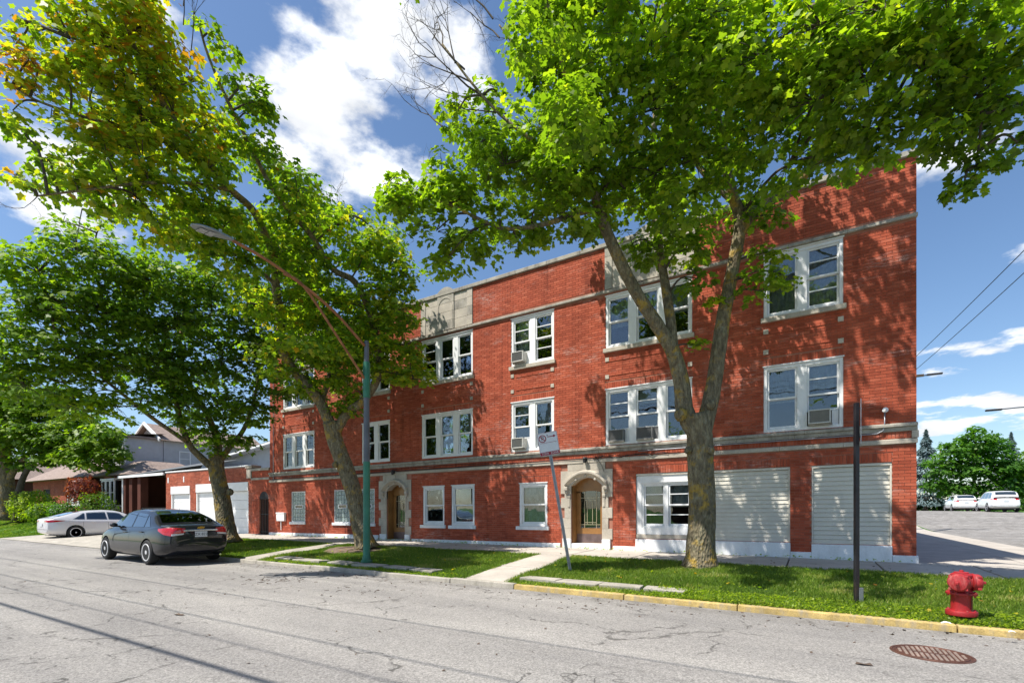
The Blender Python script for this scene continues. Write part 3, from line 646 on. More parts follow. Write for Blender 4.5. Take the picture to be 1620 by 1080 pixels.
# ---------------------------------------------------------------- windows
def rect_frame(m, x0, x1, z0, z1, w, y0, y1, wb=None):
    wb = w if wb is None else wb
    m.box(x0, x0+w, y0, y1, z0, z1); m.box(x1-w, x1, y0, y1, z0, z1); m.box(x0+w, x1-w, y0, y1, z1-w, z1); m.box(x0+w, x1-w, y0, y1, z0, z0+wb)
ACS = []
def window(x0, x1, z0, z1, n, styles, sill, yw=YW, par=apt, trim=.075, mull=.20, xf=bxf):
    g = random.Random(int(x0*100+z0*10))
    m = MB(xf); y0 = yw+.018
    rect_frame(m, x0, x1, z0, z1, trim, y0, yw+.16)
    m.box(x0-.02, x1+.02, yw-.012, yw+.017, z1-.001, z1+.03)
    iw = (x1-x0-2*trim-(n-1)*mull)/n; xs_ = []
    for i in range(n):
        a = x0+trim+i*(iw+mull); xs_.append((a, a+iw))
        if i < n-1: m.box(a+iw, a+iw+mull, y0+.012, yw+.15, z0+trim, z1-trim)
    f = m.build('window', white, par, bevel=.005)
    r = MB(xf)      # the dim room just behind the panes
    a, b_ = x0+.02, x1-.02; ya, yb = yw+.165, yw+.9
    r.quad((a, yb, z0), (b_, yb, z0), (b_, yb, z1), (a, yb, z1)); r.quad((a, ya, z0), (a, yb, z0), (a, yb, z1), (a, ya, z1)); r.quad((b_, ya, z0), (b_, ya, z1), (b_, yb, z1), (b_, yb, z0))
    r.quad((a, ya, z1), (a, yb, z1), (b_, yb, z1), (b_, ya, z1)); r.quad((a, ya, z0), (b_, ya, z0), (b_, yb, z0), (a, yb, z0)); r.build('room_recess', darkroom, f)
    for (a, b_), st in zip(xs_, styles):
        c, d = z0+trim, z1-trim; mid = c+(d-c)*.50; sw = .042
        up = MB(xf); rect_frame(up, a+.002, b_-.002, mid-.015, d-.002, sw, yw+.05, yw+.09); up.build('upper_sash', white, f, bevel=.004)
        lo = MB(xf); rect_frame(lo, a+.004, b_-.004, c+.002, mid+.016, sw, yw+.094, yw+.13, .055)
        if st[:3] != 'ac4': lo.build('lower_sash', white, f, bevel=.004)
        else: rect_frame(lo, a+.004, b_-.004, c+.36, mid+.02, sw, yw+.094, yw+.13); 
        if st[:3] == 'ac4':
            lo = MB(xf); rect_frame(lo, a+.004, b_-.004, c+.34, mid+.03, sw-.01, yw+.094, yw+.13); lo.build('lower_sash', white, f, bevel=.004)
            fill = MB(xf); fill.box(b_-.14, b_-.01, yw+.10, yw+.115, c+.01, c+.335); fill.build('side_curtain', acg if st == 'ac4d' else white, f); ACS.append((a, b_, c, st, yw, z0))
        for nm, q0, q1, yy in (('pane', mid+.02, d-sw, yw+.075), ('pane', c+(.38 if st[:3] == 'ac4' else .05), mid-.02, yw+.112)):
            q = MB(xf); q.box(a+sw-.005, b_-sw+.005, yy, yy+.004, q0-.01, q1+.01); q.build(nm, glass, f)
        if st in ('ac4', 'ac4d', 'q', 'd3'):      # storm windows split in more lights
            q = MB(xf)
            for zz in ((c+(d-c)*.76), (c+(d-c)*.27) if st == 'q' or st == 'd3' else None):
                if zz: q.box(a+sw, b_-sw, yw+.045, yw+.062, zz-.013, zz+.013)
            q.build('glazing_bar', white, f)
        bl = g.choice([.3, .4, .5, .55, .6, .96]) if sill != 'whitesill' else .96
        if g.random() < .9 or sill == 'whitesill':
            q = MB(xf); k = int((d-c)*bl/.032)
            if g.random() < .5:
                for j in range(k): zt = d-j*.032; q.quad((a+.02, yw+.19, zt), (b_-.02, yw+.19, zt), (b_-.02, yw+.205, zt-.029), (a+.02, yw+.205, zt-.029))
                q.build('blind', blind, f)
            else:
                nx = 16; zb = d-(d-c)*bl; P = [(a+.02+(b_-a-.04)*j/nx, yw+.21+.012*math.sin(j*1.7), 0) for j in range(nx+1)]
                for j in range(nx): q.quad((P[j][0], P[j][1], zb), (P[j+1][0], P[j+1][1], zb), (P[j+1][0], P[j+1][1], d), (P[j][0], P[j][1], d))
                q.build('curtain', curtain, f)
    s = MB(xf)
    if sill == 'sill': s.box(x0-.055, x1+.055, yw-.07, yw+.10, z0-.115, z0-.002); s.build('sill', stone, f, bevel=.008)
    elif sill == 'whitesill': s.box(x0-.10, x1+.07, yw-.06, yw+.10, z0-.115, z0-.002); s.build('sill', whitep, f, bevel=.008)
    return f
for w in WIN: window(*w)
# small storefront window in the first wide opening, white boarding round it
a, b_, c, d = OP[0]; XP = -2.30
m = MB(bxf); wx0, wx1, wz0, wz1 = -3.93, -2.62, .68, 1.90
m.box(a+.002, wx0, YW+.045, YW+.12, c+.12, d-.06); m.box(wx1, XP, YW+.045, YW+.12, c+.12, d-.06); m.box(wx0, wx1, YW+.045, YW+.12, c+.12, wz0); m.box(wx0, wx1, YW+.045, YW+.12, wz1, d-.06)
m.build('white_boarding', white, apt, bevel=.004)
m = MB(bxf); m.box(a+.002, XP, YW+.02, YW+.13, c+.002, c+.115); m.build('ledge_board', stone, apt, bevel=.01)
window(wx0, wx1, wz0, wz1, 2, ['q', 'q'], 'none', yw=YW+.05, mull=.10, trim=.05)
for (a, b_, c, d), x0 in ((OP[0], XP+.004), (OP[1], OP[1][0]+.002)):
    m = MB(bxf); m.box(OP[0][0]+.002 if x0 < 0 else a+.002, b_-.002, YW+.02, YW+.10, d-.055, d-.002); m.build('head_trim', siding, apt)
    m = MB(bxf); m.box(b_-.035, b_-.002, YW+.025, YW+.10, c, d-.057); m.box(x0, x0+.03, YW+.025, YW+.10, c, d-.057); m.build('corner_trim', siding, apt)
    n = round((d-.06-c)/.1016); h = (d-.06-c)/n
    for i in range(n):
        z0 = c+i*h; q = MB(bxf)
        q.add([(x0+.032, YW+.052, z0), (b_-.037, YW+.052, z0), (b_-.037, YW+.12, z0), (x0+.032, YW+.12, z0), (x0+.032, YW+.072, z0+h-.003), (b_-.037, YW+.072, z0+h-.003), (b_-.037, YW+.12, z0+h-.003), (x0+.032, YW+.12, z0+h-.003)],
              [(0, 3, 2, 1), (4, 5, 6, 7), (0, 1, 5, 4), (1, 2, 6, 5), (2, 3, 7, 6), (3, 0, 4, 7)]); q.build('siding_board', siding, apt)
# glass block windows
for (a, b_, c, d) in GB:
    m = MB(bxf); rect_frame(m, a, b_, c, d, .035, YW+.015, YW+.12); f = m.build('glass_block_window', white, apt, bevel=.003)
    q = MB(bxf); nx, nz = 5, 7; w, h = (b_-a-.07)/nx, (d-c-.07)/nz
    for i in range(nx):
        for j in range(nz):
            if j == 3 and i in (1, 2, 3): continue
            q.box(a+.035+i*w+.006, a+.035+(i+1)*w-.006, YW+.05, YW+.12, c+.035+j*h+.006, c+.035+(j+1)*h-.006)
    q.build('glass_blocks', gblock, f, kind='stuff', bevel=.008)
    q = MB(bxf); q.quad((a, YW+.1, c), (b_, YW+.1, c), (b_, YW+.1, d), (a, YW+.1, d)); q.build('block_mortar', concrete, f)
    q = MB(bxf); rect_frame(q, a+.035+w, a+.035+4*w, c+.04+3*h, c+.03+4*h, .03, YW+.03, YW+.09); q.build('vent_frame', white, f)
    q = MB(bxf); q.box(a+.06+w, a+.01+4*w, YW+.05, YW+.06, c+.06+3*h, c+.01+4*h); q.build('pane', glass, f)
    q = MB(bxf); q.box(a-.09, b_+.05, YW-.05, YW+.10, c-.11, c-.002); q.build('sill', whitep, f, bevel=.008)
# entrances
def arch_z(t, zs, rise): return zs+rise*(1-abs(t)**2.1)        # t from -1 to 1
for k, ((x0, x1, z0, z1), (sx0, sx1, _, sz)) in enumerate(zip(DOORS, DST)):
    sur = MB(bxf); jw = .0
    zs = z1-.24; hts = [.30, .62, .92, 1.22, 1.52, zs]; sf = None
    # quoined jamb blocks
    z = .34
    blocks = []
    j = 0
    while z < 1.62:
        h = .30; zt = min(z+h, 1.66)
        for side in (0, 1):
            wide = .12 if (j+side) % 2 else .0
            if side == 0: blocks.append((sx0+.12-wide, x0, z, zt))
            else: blocks.append((x1, sx1-.12+wide, z, zt))
        z = zt; j += 1
    sf = None
    q = MB(bxf); q.box(sx0+.06, x0-.001, YW-.055, YW+.2, -.3, .338); q.box(x1+.001, sx1-.06, YW-.055, YW+.2, -.3, .338); q.box(x0-.001, x1+.001, YW-.02, YW+.45, -.3, z0-.002)
    sf = q.build('stone_surround', whitep, apt, bevel=.012)
    for (a, b_, c, d) in blocks:
        q = MB(bxf); q.box(a+.002, b_-.001, YW-.028, YW+.2, c+.002, d-.002); q.build('stone_block', stone, sf, bevel=.005)
    # head: stone field with the arch cut out, as voussoir strips
    n = 16; q = MB(bxf); yf, yb = YW-.03, YW+.2
    q.box(sx0, x0, yf, yb, 1.66, 2.33); q.box(x1, sx1, yf, yb, 1.66, 2.33)
    for i in range(n):
        t0, t1 = -1+2*i/n, -1+2*(i+1)/n; a, b_ = x0+(t0+1)/2*(x1-x0), x0+(t1+1)/2*(x1-x0); za, zb = arch_z(t0, zs, .24), arch_z(t1, zs, .24)
        q.quad((a, yf, za), (b_, yf, zb), (b_, yf, 2.33), (a, yf, 2.33)); q.quad((a, yf, za), (a, yb, za), (b_, yb, zb), (b_, yf, zb))
    q.build('arch_head', stone, sf)
    q = MB(bxf); q.box(sx0+.22, (sx0+sx1)/2-.07, YW-.03, YW+.05, 2.332, sz); q.box((sx0+sx1)/2+.07, sx1-.22, YW-.03, YW+.05, 2.332, sz); q.box((sx0+sx1)/2-.067, (sx0+sx1)/2+.067, YW-.05, YW+.05, 2.332, sz+.06); q.build('stone_block', stone, sf, bevel=.005)
    # projecting hood following the arch
    q = MB(bxf); n = 22; hx0, hx1 = x0-.16, x1+.16; V = []
    for i in range(n+1):
        t = -1+2*i/n; xx = hx0+(t+1)/2*(hx1-hx0); zz = arch_z(t, zs-.02, .33)
        V += [(xx, YW-.028, zz-.05), (xx, YW-.13, zz+.03), (xx, YW-.16, zz+.05), (xx, YW-.16, zz+.10), (xx, YW-.028, zz+.15)]
    F = [(i*5+j_, (i+1)*5+j_, (i+1)*5+j_+1, i*5+j_+1) for i in range(n) for j_ in range(4)]+[(0, 1, 2, 3, 4), tuple(n*5+j_ for j_ in (4, 3, 2, 1, 0))]
    q.add(V, F); q.build('hood_mould', stone, sf, smooth='auto')
    for xx in (x0-.13, x1+.13):
        q = MB(bxf); q.box(xx-.06, xx+.06, YW-.15, YW, zs-.13, zs-.02); q.box(xx-.045, xx+.045, YW-.10, YW, zs-.22, zs-.13); q.build('label_stop', stone, sf, bevel=.02)
    for xx in (x0-.06, x1+.06):
        q = MB(bxf); q.box(xx-.035, xx+.035, YW-.05, YW, zs-.62, zs-.1); q.box(xx-.05, xx+.05, YW-.065, YW, zs-.34, zs-.26); q.build('carved_bracket', stone, sf, bevel=.015)
    for i, t in enumerate((-.62, 0, .62)):
        q = MB(bxf); xx = (x0+x1)/2+t*(x1-x0)/2; zz = arch_z(t, zs-.02, .33); q.lathe([(0, -.02), (.035, -.015), (.04, .0), (.02, .01), (0, .012)], (xx, YW-.10, zz-.02), 'Y', 10); q.build('rosette', stone, sf, smooth=True)
    # reveal lining and door in oak
    yd = YW+.30
    q = MB(bxf); q.box(x0+.001, x0+.035, YW+.06, yd+.05, z0, zs+.05); q.box(x1-.035, x1-.001, YW+.06, yd+.05, z0, zs+.05); q.build('door_lining', wood, apt)
    q = MB(bxf)
    for i in range(n):
        t0, t1 = -1+2*i/n, -1+2*(i+1)/n; a, b_ = x0+(t0+1)/2*(x1-x0), x0+(t1+1)/2*(x1-x0); za, zb = arch_z(t0, zs, .24), arch_z(t1, zs, .24)
        q.quad((a, YW+.2, za), (a, yd+.06, za), (b_, yd+.06, zb), (b_, YW+.2, zb))
        # door leaf head follows the arch
        q.quad((a, yd, zs-.22+.08*(1-t0*t0)), (b_, yd, zs-.22+.08*(1-t1*t1)), (b_, yd, zb), (a, yd, za))
    dl = MB(bxf); 
    st = .13; g0, g1 = x0+.04+st, x1-.04-st; gz0, gz1 = z0+.44, zs-.2
    dl.box(x0+.04, g0, yd, yd+.045, z0, gz1+.04); dl.box(g1, x1-.04, yd, yd+.045, z0, gz1+.04); dl.box(g0, g1, yd, yd+.045, z0, gz0)
    lf = dl.build('door', wood, apt); q.build('door_head', wood, lf)
    q = MB(bxf); q.box(g0-.01, g1+.01, yd+.02, yd+.026, gz0-.01, gz1+.12); q.build('pane', glass, lf)
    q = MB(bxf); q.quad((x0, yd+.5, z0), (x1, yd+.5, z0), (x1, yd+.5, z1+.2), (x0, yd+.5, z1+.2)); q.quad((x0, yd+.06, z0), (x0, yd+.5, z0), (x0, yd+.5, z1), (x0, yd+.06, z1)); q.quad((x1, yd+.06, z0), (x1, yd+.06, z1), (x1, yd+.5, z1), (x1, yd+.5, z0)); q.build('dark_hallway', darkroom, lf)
    q = MB(bxf); q.box(x0+.05, x1-.05, yd-.008, yd-.001, z0+.02, z0+.27); q.build('kick_plate', kick, lf)
    q = MB(bxf); gw = g1-g0; gh = gz1-gz0; r_ = .006
    def bar(a, b_, c, d): q.box(a-r_, b_+r_, yd+.004, yd+.018, c-r_, d+r_)
    for f in (.2, .8): bar(g0+gw*f, g0+gw*f, gz0, gz1+.08)
    for f in (.33, .6): bar(g0+gw*f, g0+gw*f, gz0+gh*.12, gz0+gh*.80)
    for f in (.10, .16, .80, .86): bar(g0 if f in (.10, .86) else g0+gw*.2, g1 if f in (.10, .86) else g0+gw*.8, gz0+gh*f, gz0+gh*f)
    q.build('leaded_came', brass, lf)
    q = MB(bxf); q.lathe([(0, -.04), (.02, -.035), (.022, -.02), (.01, -.01), (.01, .0)], (x1-.10, yd-.002, z0+.95), 'Y', 12); q.build('door_knob', brass, lf, smooth=True)
    # wall lantern
    xm = (sx0+sx1)/2; q = MB(bxf); q.box(xm-.05, xm+.05, YW-.06, YW-.03, 2.58, 2.70); q.lathe([(.02, .0), (.045, .01), (.055, .11), (.07, .125), (.02, .17), (0, .175)], (xm, YW-.13, 2.53), 'Z', 6); q.box(xm-.008, xm+.008, YW-.13, YW-.06, 2.66, 2.675); q.build('wall_lantern', black, apt)
    q = MB(bxf); q.lathe([(.0, .0), (.032, .005), (.038, .09), (0, .095)], (xm, YW-.13, 2.545), 'Z', 6); q.build('lantern_glass', clearlens, apt)
# meter cabinet and pipes on the wall
q = MB(bxf); q.box(-20.27, -19.70, YW-.10, YW, .80, 1.17); q.box(-20.29, -19.68, YW-.115, YW, 1.13, 1.18); q.build('utility_box', white, apt, bevel=.01)
q = MB(bxf); q.tube([(-20, YW-.04, .8), (-20, YW-.04, .4)], .02, 8); q.build('pipe', white, apt)
# cables clipped below the ledge
def sag(x0, x1, z, n=14, a=.02): return [(x, YW-.055-random.uniform(0, .015), z+random.uniform(-a, a)) for x in np.linspace(x0, x1, n)]
q = MB(bxf); q.tube(sag(-20.8, -5.2, 2.66, 40, .012), .014, 5); q.build('wall_cable', wire, apt, smooth=True)
q = MB(bxf); q.tube(sag(-20.8, -8.9, 2.74, 30, .018), .010, 5); q.tube(sag(-5.3, -3.2, 2.66, 16, .035), .012, 5); q.tube(sag(-5.3, -2.9, 2.69, 16, .04), .008, 5); q.tube([(-5.2, YW-.05, 2.66), (-5.05, YW-.05, 2.45), (-4.98, YW-.05, 2.26)], .006, 5); q.build('wall_cable', wire, apt, smooth=True)
q = MB(bxf); q.tube([(-4.0, YW-.05, 2.765)]+sag(-3.5, .9, 2.77, 8, .003)+[(1.25, YW-.05, 2.775), (1.36, YW-.05, 2.83), (1.385, YW-.05, 2.95), (1.39, YW-.05, 3.22)], .013, 6); q.build('conduit', galv, apt, smooth=True)
q = MB(bxf); q.lathe([(0, 0), (.055, .005), (.055, .035), (.045, .05), (.0, .055)], (1.40, YW-.055, 3.28), 'Y', 16); q.build('security_camera', white, apt, smooth='auto')
q = MB(bxf); q.tube([(1.39, YW-.07, 3.27), (1.36, YW-.16, 3.25)], .03, 10); q.build('camera_lens', white, apt, smooth='auto')
q = MB(bxf); q.tube([(-20.55, YW-.05, z_) for z_ in (2.6, 4, 6, 8.4)], .018, 6); q.build('downpipe', galv, apt)

# air conditioners in the windows
def ac(a, b_, c, st, yw, label):
    pr = .05 if st == 'ac4d' or 'triple' in label else .16
    t = thing('air_conditioner', label, 'air conditioner', (a+.03, yw-.1, bz(a, c+.02)), 'air conditioners in the flat windows')
    w = min(.44, b_-a-.16); x0 = a+.02; x1 = x0+w; h = .32; z0 = c+.02
    m = MB(bxf); rect_frame(m, x0, x1, z0, z0+h, .028, yw-pr, yw+.25); m.box(x0+.02, x1-.02, yw-pr+.04, yw+.2, z0+.02, z0+h-.02); m.build('housing', acg if 'triple' in label else acw, t, bevel=.006)
    m = MB(bxf)
    for i in range(12): m.box(x0+.03, x1-.03, yw-pr+.01, yw-pr+.025, z0+.03+i*.0225, z0+.03+i*.0225+.008)
    m.build('grille', acg, t)
    m = MB(bxf); m.box(x0+.015, x1+.03, yw-.10, yw-.02, z0-.035, z0-.002); m.build('support', stoned, t)
LBL = ['white window air conditioner in the second floor window nearest the street corner', 'window air conditioner in the left sash of the second floor triple window',
       'dark window air conditioner in the middle sash of the second floor triple window', 'grey air conditioner in the second floor window just behind the tow zone sign',
       'air conditioner in the top floor double window above the tow zone sign']
for A_, lb in zip(ACS, LBL): ac(*A_[:5], lb)

# ---------------------------------------------------------------- low wing with the arched gate, and the garages
wing = thing('low_wing', 'narrow one storey brick link with an arched gateway beside the garages', 'building', (-21.6, YW, 0))
def brick_face(parent, x0, x1, z0, z1, y, holes, matb, matm, kind_name='brickwork', npick=0, topf=None, side=None):
    fill_face(holes, x0, x1, z0, z1, y+.01, matm, 'wall', parent, None)
    m = MB(); z = z0+.004; row = 0; L_ = []
    while z < z1-.05:
        x = x1-(BL/2 if row % 2 else 0); blk = [h for h in holes if h[3] > z and h[2] < z+CH]
        if row % 2: L_ += [(a, b_, z) for a, b_ in cut(x1-BL/2+.009, x1, z, z+CH-.009, blk)]
        while x > x0:
            L_ += [(a, b_, z) for a, b_ in cut(max(x0, x-BL+.009), x, z, z+CH-.009, blk)]; x -= BL
        z += CH; row += 1
    for a, b_, zz in L_: m.box(a, b_, y+random.uniform(-.0015, .0015), y+.03, zz, zz+CH-.009, tint=random.random(), back=False)
    m.build(kind_name, matb, parent, kind='stuff')
AX0, AX1 = -21.69, -20.98
brick_face(wing, -22.30, XL-.004, -.4, 2.92, YW, [(AX0, AX1, -.4, 1.62)], brickA, mortar)
m = MB(); n = 12; r = (AX1-AX0)/2; xm = (AX0+AX1)/2      # brick arch filling and ring
for i in range(n):
    t0, t1 = math.pi*i/n, math.pi*(i+1)/n; a = [(xm+rr*math.cos(t), 1.62-.0+rr*math.sin(t)*1.0) for t in (t0, t1) for rr in (r*.98, r*.98+.11)]
    m.add([(a[0][0], YW-.008, a[0][1]), (a[1][0], YW-.008, a[1][1]), (a[3][0], YW-.008, a[3][1]), (a[2][0], YW-.008, a[2][1]), (a[0][0], YW+.1, a[0][1]), (a[1][0], YW+.1, a[1][1]), (a[3][0], YW+.1, a[3][1]), (a[2][0], YW+.1, a[2][1])],
          [(3, 2, 1, 0), (0, 1, 5, 4), (1, 2, 6, 5), (2, 3, 7, 6), (3, 0, 4, 7)], tint=random.random())
m.build('arch_bricks', brickA, wing, kind='stuff')
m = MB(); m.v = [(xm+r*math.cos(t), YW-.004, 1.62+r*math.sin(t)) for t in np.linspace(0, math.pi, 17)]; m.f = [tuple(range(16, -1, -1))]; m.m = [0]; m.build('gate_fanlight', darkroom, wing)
m = MB(); m.quad((AX0, YW+.3, -.3), (AX1, YW+.3, -.3), (AX1, YW+.3, 1.63), (AX0, YW+.3, 1.63)); m.build('passage_wall', brickD, wing)
gate = MB()
for i in range(6): xx = AX0+.06+i*(AX1-AX0-.12)/5; gate.box(xx-.012, xx+.012, YW+.04, YW+.065, -.05, 1.9 if 0 < i < 5 else 1.62)
for zz in (.1, .9, 1.6): gate.box(AX0+.01, AX1-.01, YW+.045, YW+.07, zz, zz+.03)
gate.build('gate_bars', black, wing)
m = MB(); m.box(-22.32, XL-.006, YW-.06, YW+.3, 2.925, 3.04); m.box(-22.32, XL-.006, YW-.04, YW+.02, 2.50, 2.60); m.build('coping_stone', stoned, wing, bevel=.01)
m = MB(); m.box(-22.30, XL-.004, YW+.03, 20, 2.5, 2.9); m.build('roof', shingleg, wing)

gar = thing('garage_building', 'long one storey red brick garage with two white overhead doors', 'garage', (-26.4, YW, 0))
GD = [(-30.0, -27.97, -.3, 2.39), (-27.35, -22.62, -.3, 2.44)]
brick_face(gar, -30.57, -22.31, -.4, 3.16, YW+.02, GD, brickG, mortarG)
m = MB(); m.box(-30.6, -22.33, YW-.02, YW+.3, 3.165, 3.23); m.build('coping', white, gar, bevel=.01)
m = MB(); m.box(-22.75, -22.2, YW-.07, YW+.4, 3.07, 3.20); m.box(-22.7, -22.31, YW-.03, YW+.02, 2.6, 3.06); m.build('corner_coping', stoned, gar, bevel=.01)
m = MB(); m.box(-30.57, -30.54, YW+.03, 20, -.3, 3.1); m.box(-30.5, -22.35, YW+.32, 20, 2.9, 3.05); m.build('roof', shingleg, gar)
for (a, b_, c, d) in GD:
    m = MB(); m.box(a, b_, YW-.01, YW+.15, d-.42, d-.005); m.build('door_header', white, gar, bevel=.01)
    q = MB(); q.box(a+.081, b_-.081, YW+.162, YW+.18, -.2, d-.425); dr = q.build('garage_door', white, gar)
    for ja in (a, b_-.08): q = MB(); q.box(ja, ja+.08, YW+.03, YW+.2, -.2, d-.425); q.build('jamb', white, dr)
    n = 5; h = (d-.43+.12)/n
    for i in range(n): q = MB(); q.box(a+.082, b_-.082, YW+.12, YW+.16, -.12+i*h, -.12+(i+1)*h-.012); q.build('door_panel', white, dr, bevel=.008)
    q = MB(); q.box((a+b_)/2-.06, (a+b_)/2+.06, YW+.09, YW+.12, .75, .78); q.build('door_handle', black, dr)
for xx in (-30.3, -28.6, -26.0): q = MB(); q.box(xx-.05, xx+.05, YW-.0, YW+.03, 2.6, 2.9); q.build('inset_stone', white, gar)
# ------------------------------------------------------------------ bungalows to the left
def hip(m, x0, x1, y0, y1, z0, z1, ins):
    m.add([(x0, y0, z0), (x1, y0, z0), (x1, y1, z0), (x0, y1, z0), (x0+ins, y0+ins, z1), (x1-ins, y0+ins, z1), (x1-ins, y1-ins, z1), (x0+ins, y1-ins, z1)],
          [(0, 1, 5, 4), (1, 2, 6, 5), (2, 3, 7, 6), (3, 0, 4, 7), (4, 5, 6, 7), (0, 3, 2, 1)])
def simple_window(par, x0, x1, y, z0, z1, n=1):
    m = MB(); rect_frame(m, x0, x1, z0, z1, .07, y-.03, y+.05); w = (x1-x0)/n
    for i in range(1, n): m.box(x0+i*w-.05, x0+i*w+.05, y-.03, y+.05, z0+.07, z1-.07)
    m.box(x0+.07, x1-.07, y-.02, y+.04, (z0+z1)/2-.02, (z0+z1)/2+.02); m.box(x0-.05, x1+.05, y-.09, y+.02, z0-.08, z0-.002)
    f = m.build('window', white, par); q = MB(); q.box(x0+.07, x1-.07, y+.01, y+.014, z0+.07, z1-.07); q.build('pane', glass, f)
    q = MB(); q.box(x0+.05, x1-.05, y+.06, y+.07, z0+.05, z1-.05); q.build('curtain', curtain, f)
def side_window(par, x, y0, y1, z0, z1):
    m = MB(); m.box(x-.05, x+.03, y0, y0+.07, z0, z1); m.box(x-.05, x+.03, y1-.07, y1, z0, z1); m.box(x-.05, x+.03, y0, y1, z1, z1+.07); m.box(x-.05, x+.03, y0, y1, z0-.07, z0); m.box(x-.04, x+.02, y0, y1, (z0+z1)/2-.02, (z0+z1)/2+.02)
    f = m.build('window', white, par); q = MB(); q.box(x-.01, x-.005, y0+.07, y1-.07, z0, z1); q.build('pane', glass, f)
bw = bpy.data.materials
h1 = thing('bungalow', 'brick bungalow with grey sided upper storey, brown roof and white bay window', 'house', (-38, 13.6, .2))
brick_face(h1, -40.6, -36.2, -.2, 3.3, 13.9, [(-39.4, -37.6, 1.45, 3.0)], brickD, mortar)
m = MB(); m.box(-40.58, -36.22, 13.95, 18, -.2, 3.28); m.build('side_wall', brickD, h1)
m = MB(); m.box(-39.5, -37.5, 13.35, 13.9, 3.02, 3.12); m.box(-39.5, -37.5, 13.35, 13.9, 1.32, 1.42); m.build('bay', white, h1)
for xx in (-39.1, -38.5, -37.9): m = MB(); m.box(xx-.09, xx+.09, 13.4, 13.85, 1.08, 1.31); m.build('bracket', white, h1, bevel=.03)
for a, b_ in ((-39.45, -38.85), (-38.8, -38.2), (-38.15, -37.55)): simple_window(h1, a, b_, 13.42, 1.43, 3.01)
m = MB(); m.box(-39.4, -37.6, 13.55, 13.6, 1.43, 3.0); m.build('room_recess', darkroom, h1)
m = MB(); hip(m, -41.2, -35.6, 13.2, 19, 3.30, 4.35, 1.9); m.build('roof', shingle, h1)
# second storey
m = MB(); m.box(-44, -39.9, 17.2, 25, 3.4, 6.3); m.add([(-44, 17.2, 6.3), (-39.9, 17.2, 6.3), (-41.95, 17.2, 7.45)], [(0, 1, 2)]); m.build('upper_wall', graysid, h1)
m = MB(); 
for s, xe in ((-1, -44.35), (1, -39.55)):
    m.add([(xe, 16.8, 6.12), (-41.95, 16.8, 7.52), (-41.95, 25, 7.52), (xe, 25, 6.12)], [(0, 1, 2, 3) if s > 0 else (3, 2, 1, 0)])
m.build('gable_roof', shingle, h1)
m = MB()
for xe in (-44.4, -39.5): m.obox(((xe-41.95)/2, 16.76, 6.80), ((-41.95-xe)/2, 0, .70), (0, .05, 0), (.05, 0, .10))
m.build('bargeboard', white, h1)
m = MB(); m.box(-42.9, -39.95, 14.9, 17.18, 4.2, 6.1); d_ = m.build('dormer', graysid, h1)
m = MB(); m.box(-43.1, -39.75, 14.6, 17.3, 6.1, 6.24); m.add([(-43.1, 14.6, 6.24), (-39.75, 14.6, 6.24), (-39.75, 17.3, 6.6), (-43.1, 17.3, 6.6)], [(0, 1, 2, 3)]); m.build('dormer_roof', shingle, h1)
simple_window(h1, -42.5, -40.3, 14.9, 4.7, 5.8, 2)
side_window(h1, -39.9, 18.2, 19.0, 4.4, 5.4)
m = MB(); m.tube([(-39.85, 14.8, 6.1), (-39.85, 14.8, 4.3)], .05, 6); m.tube([(-36.15, 13.35, 3.2), (-36.15, 13.35, 0)], .06, 6); m.build('downspout', white, h1)
porch = thing('porch', 'grey roofed side porch with brown brick piers between the bungalow and the garage', 'porch', (-33.2, 14, 0))
m = MB(); m.add([(-36.3, 13.25, 3.18), (-30.65, 13.25, 3.30), (-30.65, 17.5, 4.3), (-35.0, 17.5, 4.3), (-36.3, 17.5, 3.2)], [(0, 1, 2, 3), (0, 3, 4)]); m.box(-36.3, -30.65, 13.24, 13.3, 3.06, 3.17); m.build('roof', shingleg, porch)
m = MB(); m.box(-36.35, -30.64, 13.15, 13.235, 3.05, 3.19); m.build('gutter', white, porch)
for xx in (-36.0, -35.1, -34.0): m = MB(); m.box(xx-.2, xx+.2, 13.35, 13.75, -.2, 3.05); m.build('pier', brickD, porch)
m = MB(); m.quad((-36.3, 16.5, 0), (-30.65, 16.5, 0), (-30.65, 16.5, 3.2), (-36.3, 16.5, 3.2)); m.build('wall', brickD, porch)
simple_window(porch, -33.2, -31.2, 15.2, 1.2, 2.9, 2)
m = MB(); m.box(-33.4, -31.0, 15.26, 16.4, .2, 2.95); m.build('bay', brickD, porch)
m = MB(); m.add([(-33.6, 14.9, 2.75), (-30.8, 14.9, 2.75), (-31.2, 16, 3.3), (-33.2, 16, 3.3)], [(0, 1, 2, 3)]); m.build('bay_roof', shingleg, porch)
m = MB()
for i in range(14): m.box(-33.8+i*.22, -33.78+i*.22, 13.4, 13.42, .4, 1.2)
m.box(-33.85, -30.8, 13.39, 13.43, 1.2, 1.24); m.build('railing', black, porch)
h2 = thing('bungalow', 'brown brick bungalow with white windows behind the red leaved shrub', 'house', (-50, 14, .5))
brick_face(h2, -57, -45.2, 0, 3.5, 14.6, [(-49.5, -46.2, 1.4, 2.9), (-54.5, -53, .6, 2.8)], brickG, mortar)
for a in (-49.4, -48.3, -47.25): simple_window(h2, a, a+1., 14.65, 1.45, 2.88)
m = MB(); m.box(-56.98, -45.22, 14.9, 27, 0, 3.4); m.build('side_wall', brickD, h2)
m = MB(); hip(m, -57.5, -44.7, 14, 27.5, 3.5, 6.2, 4); m.build('roof', shingle, h2)
m = MB(); m.box(-54.5, -53, 14.7, 14.8, .6, 2.8); m.build('door', darkroom, h2)
h3 = thing('house', 'pale grey gabled house rising behind the garages', 'house', (-29, 19, 0))
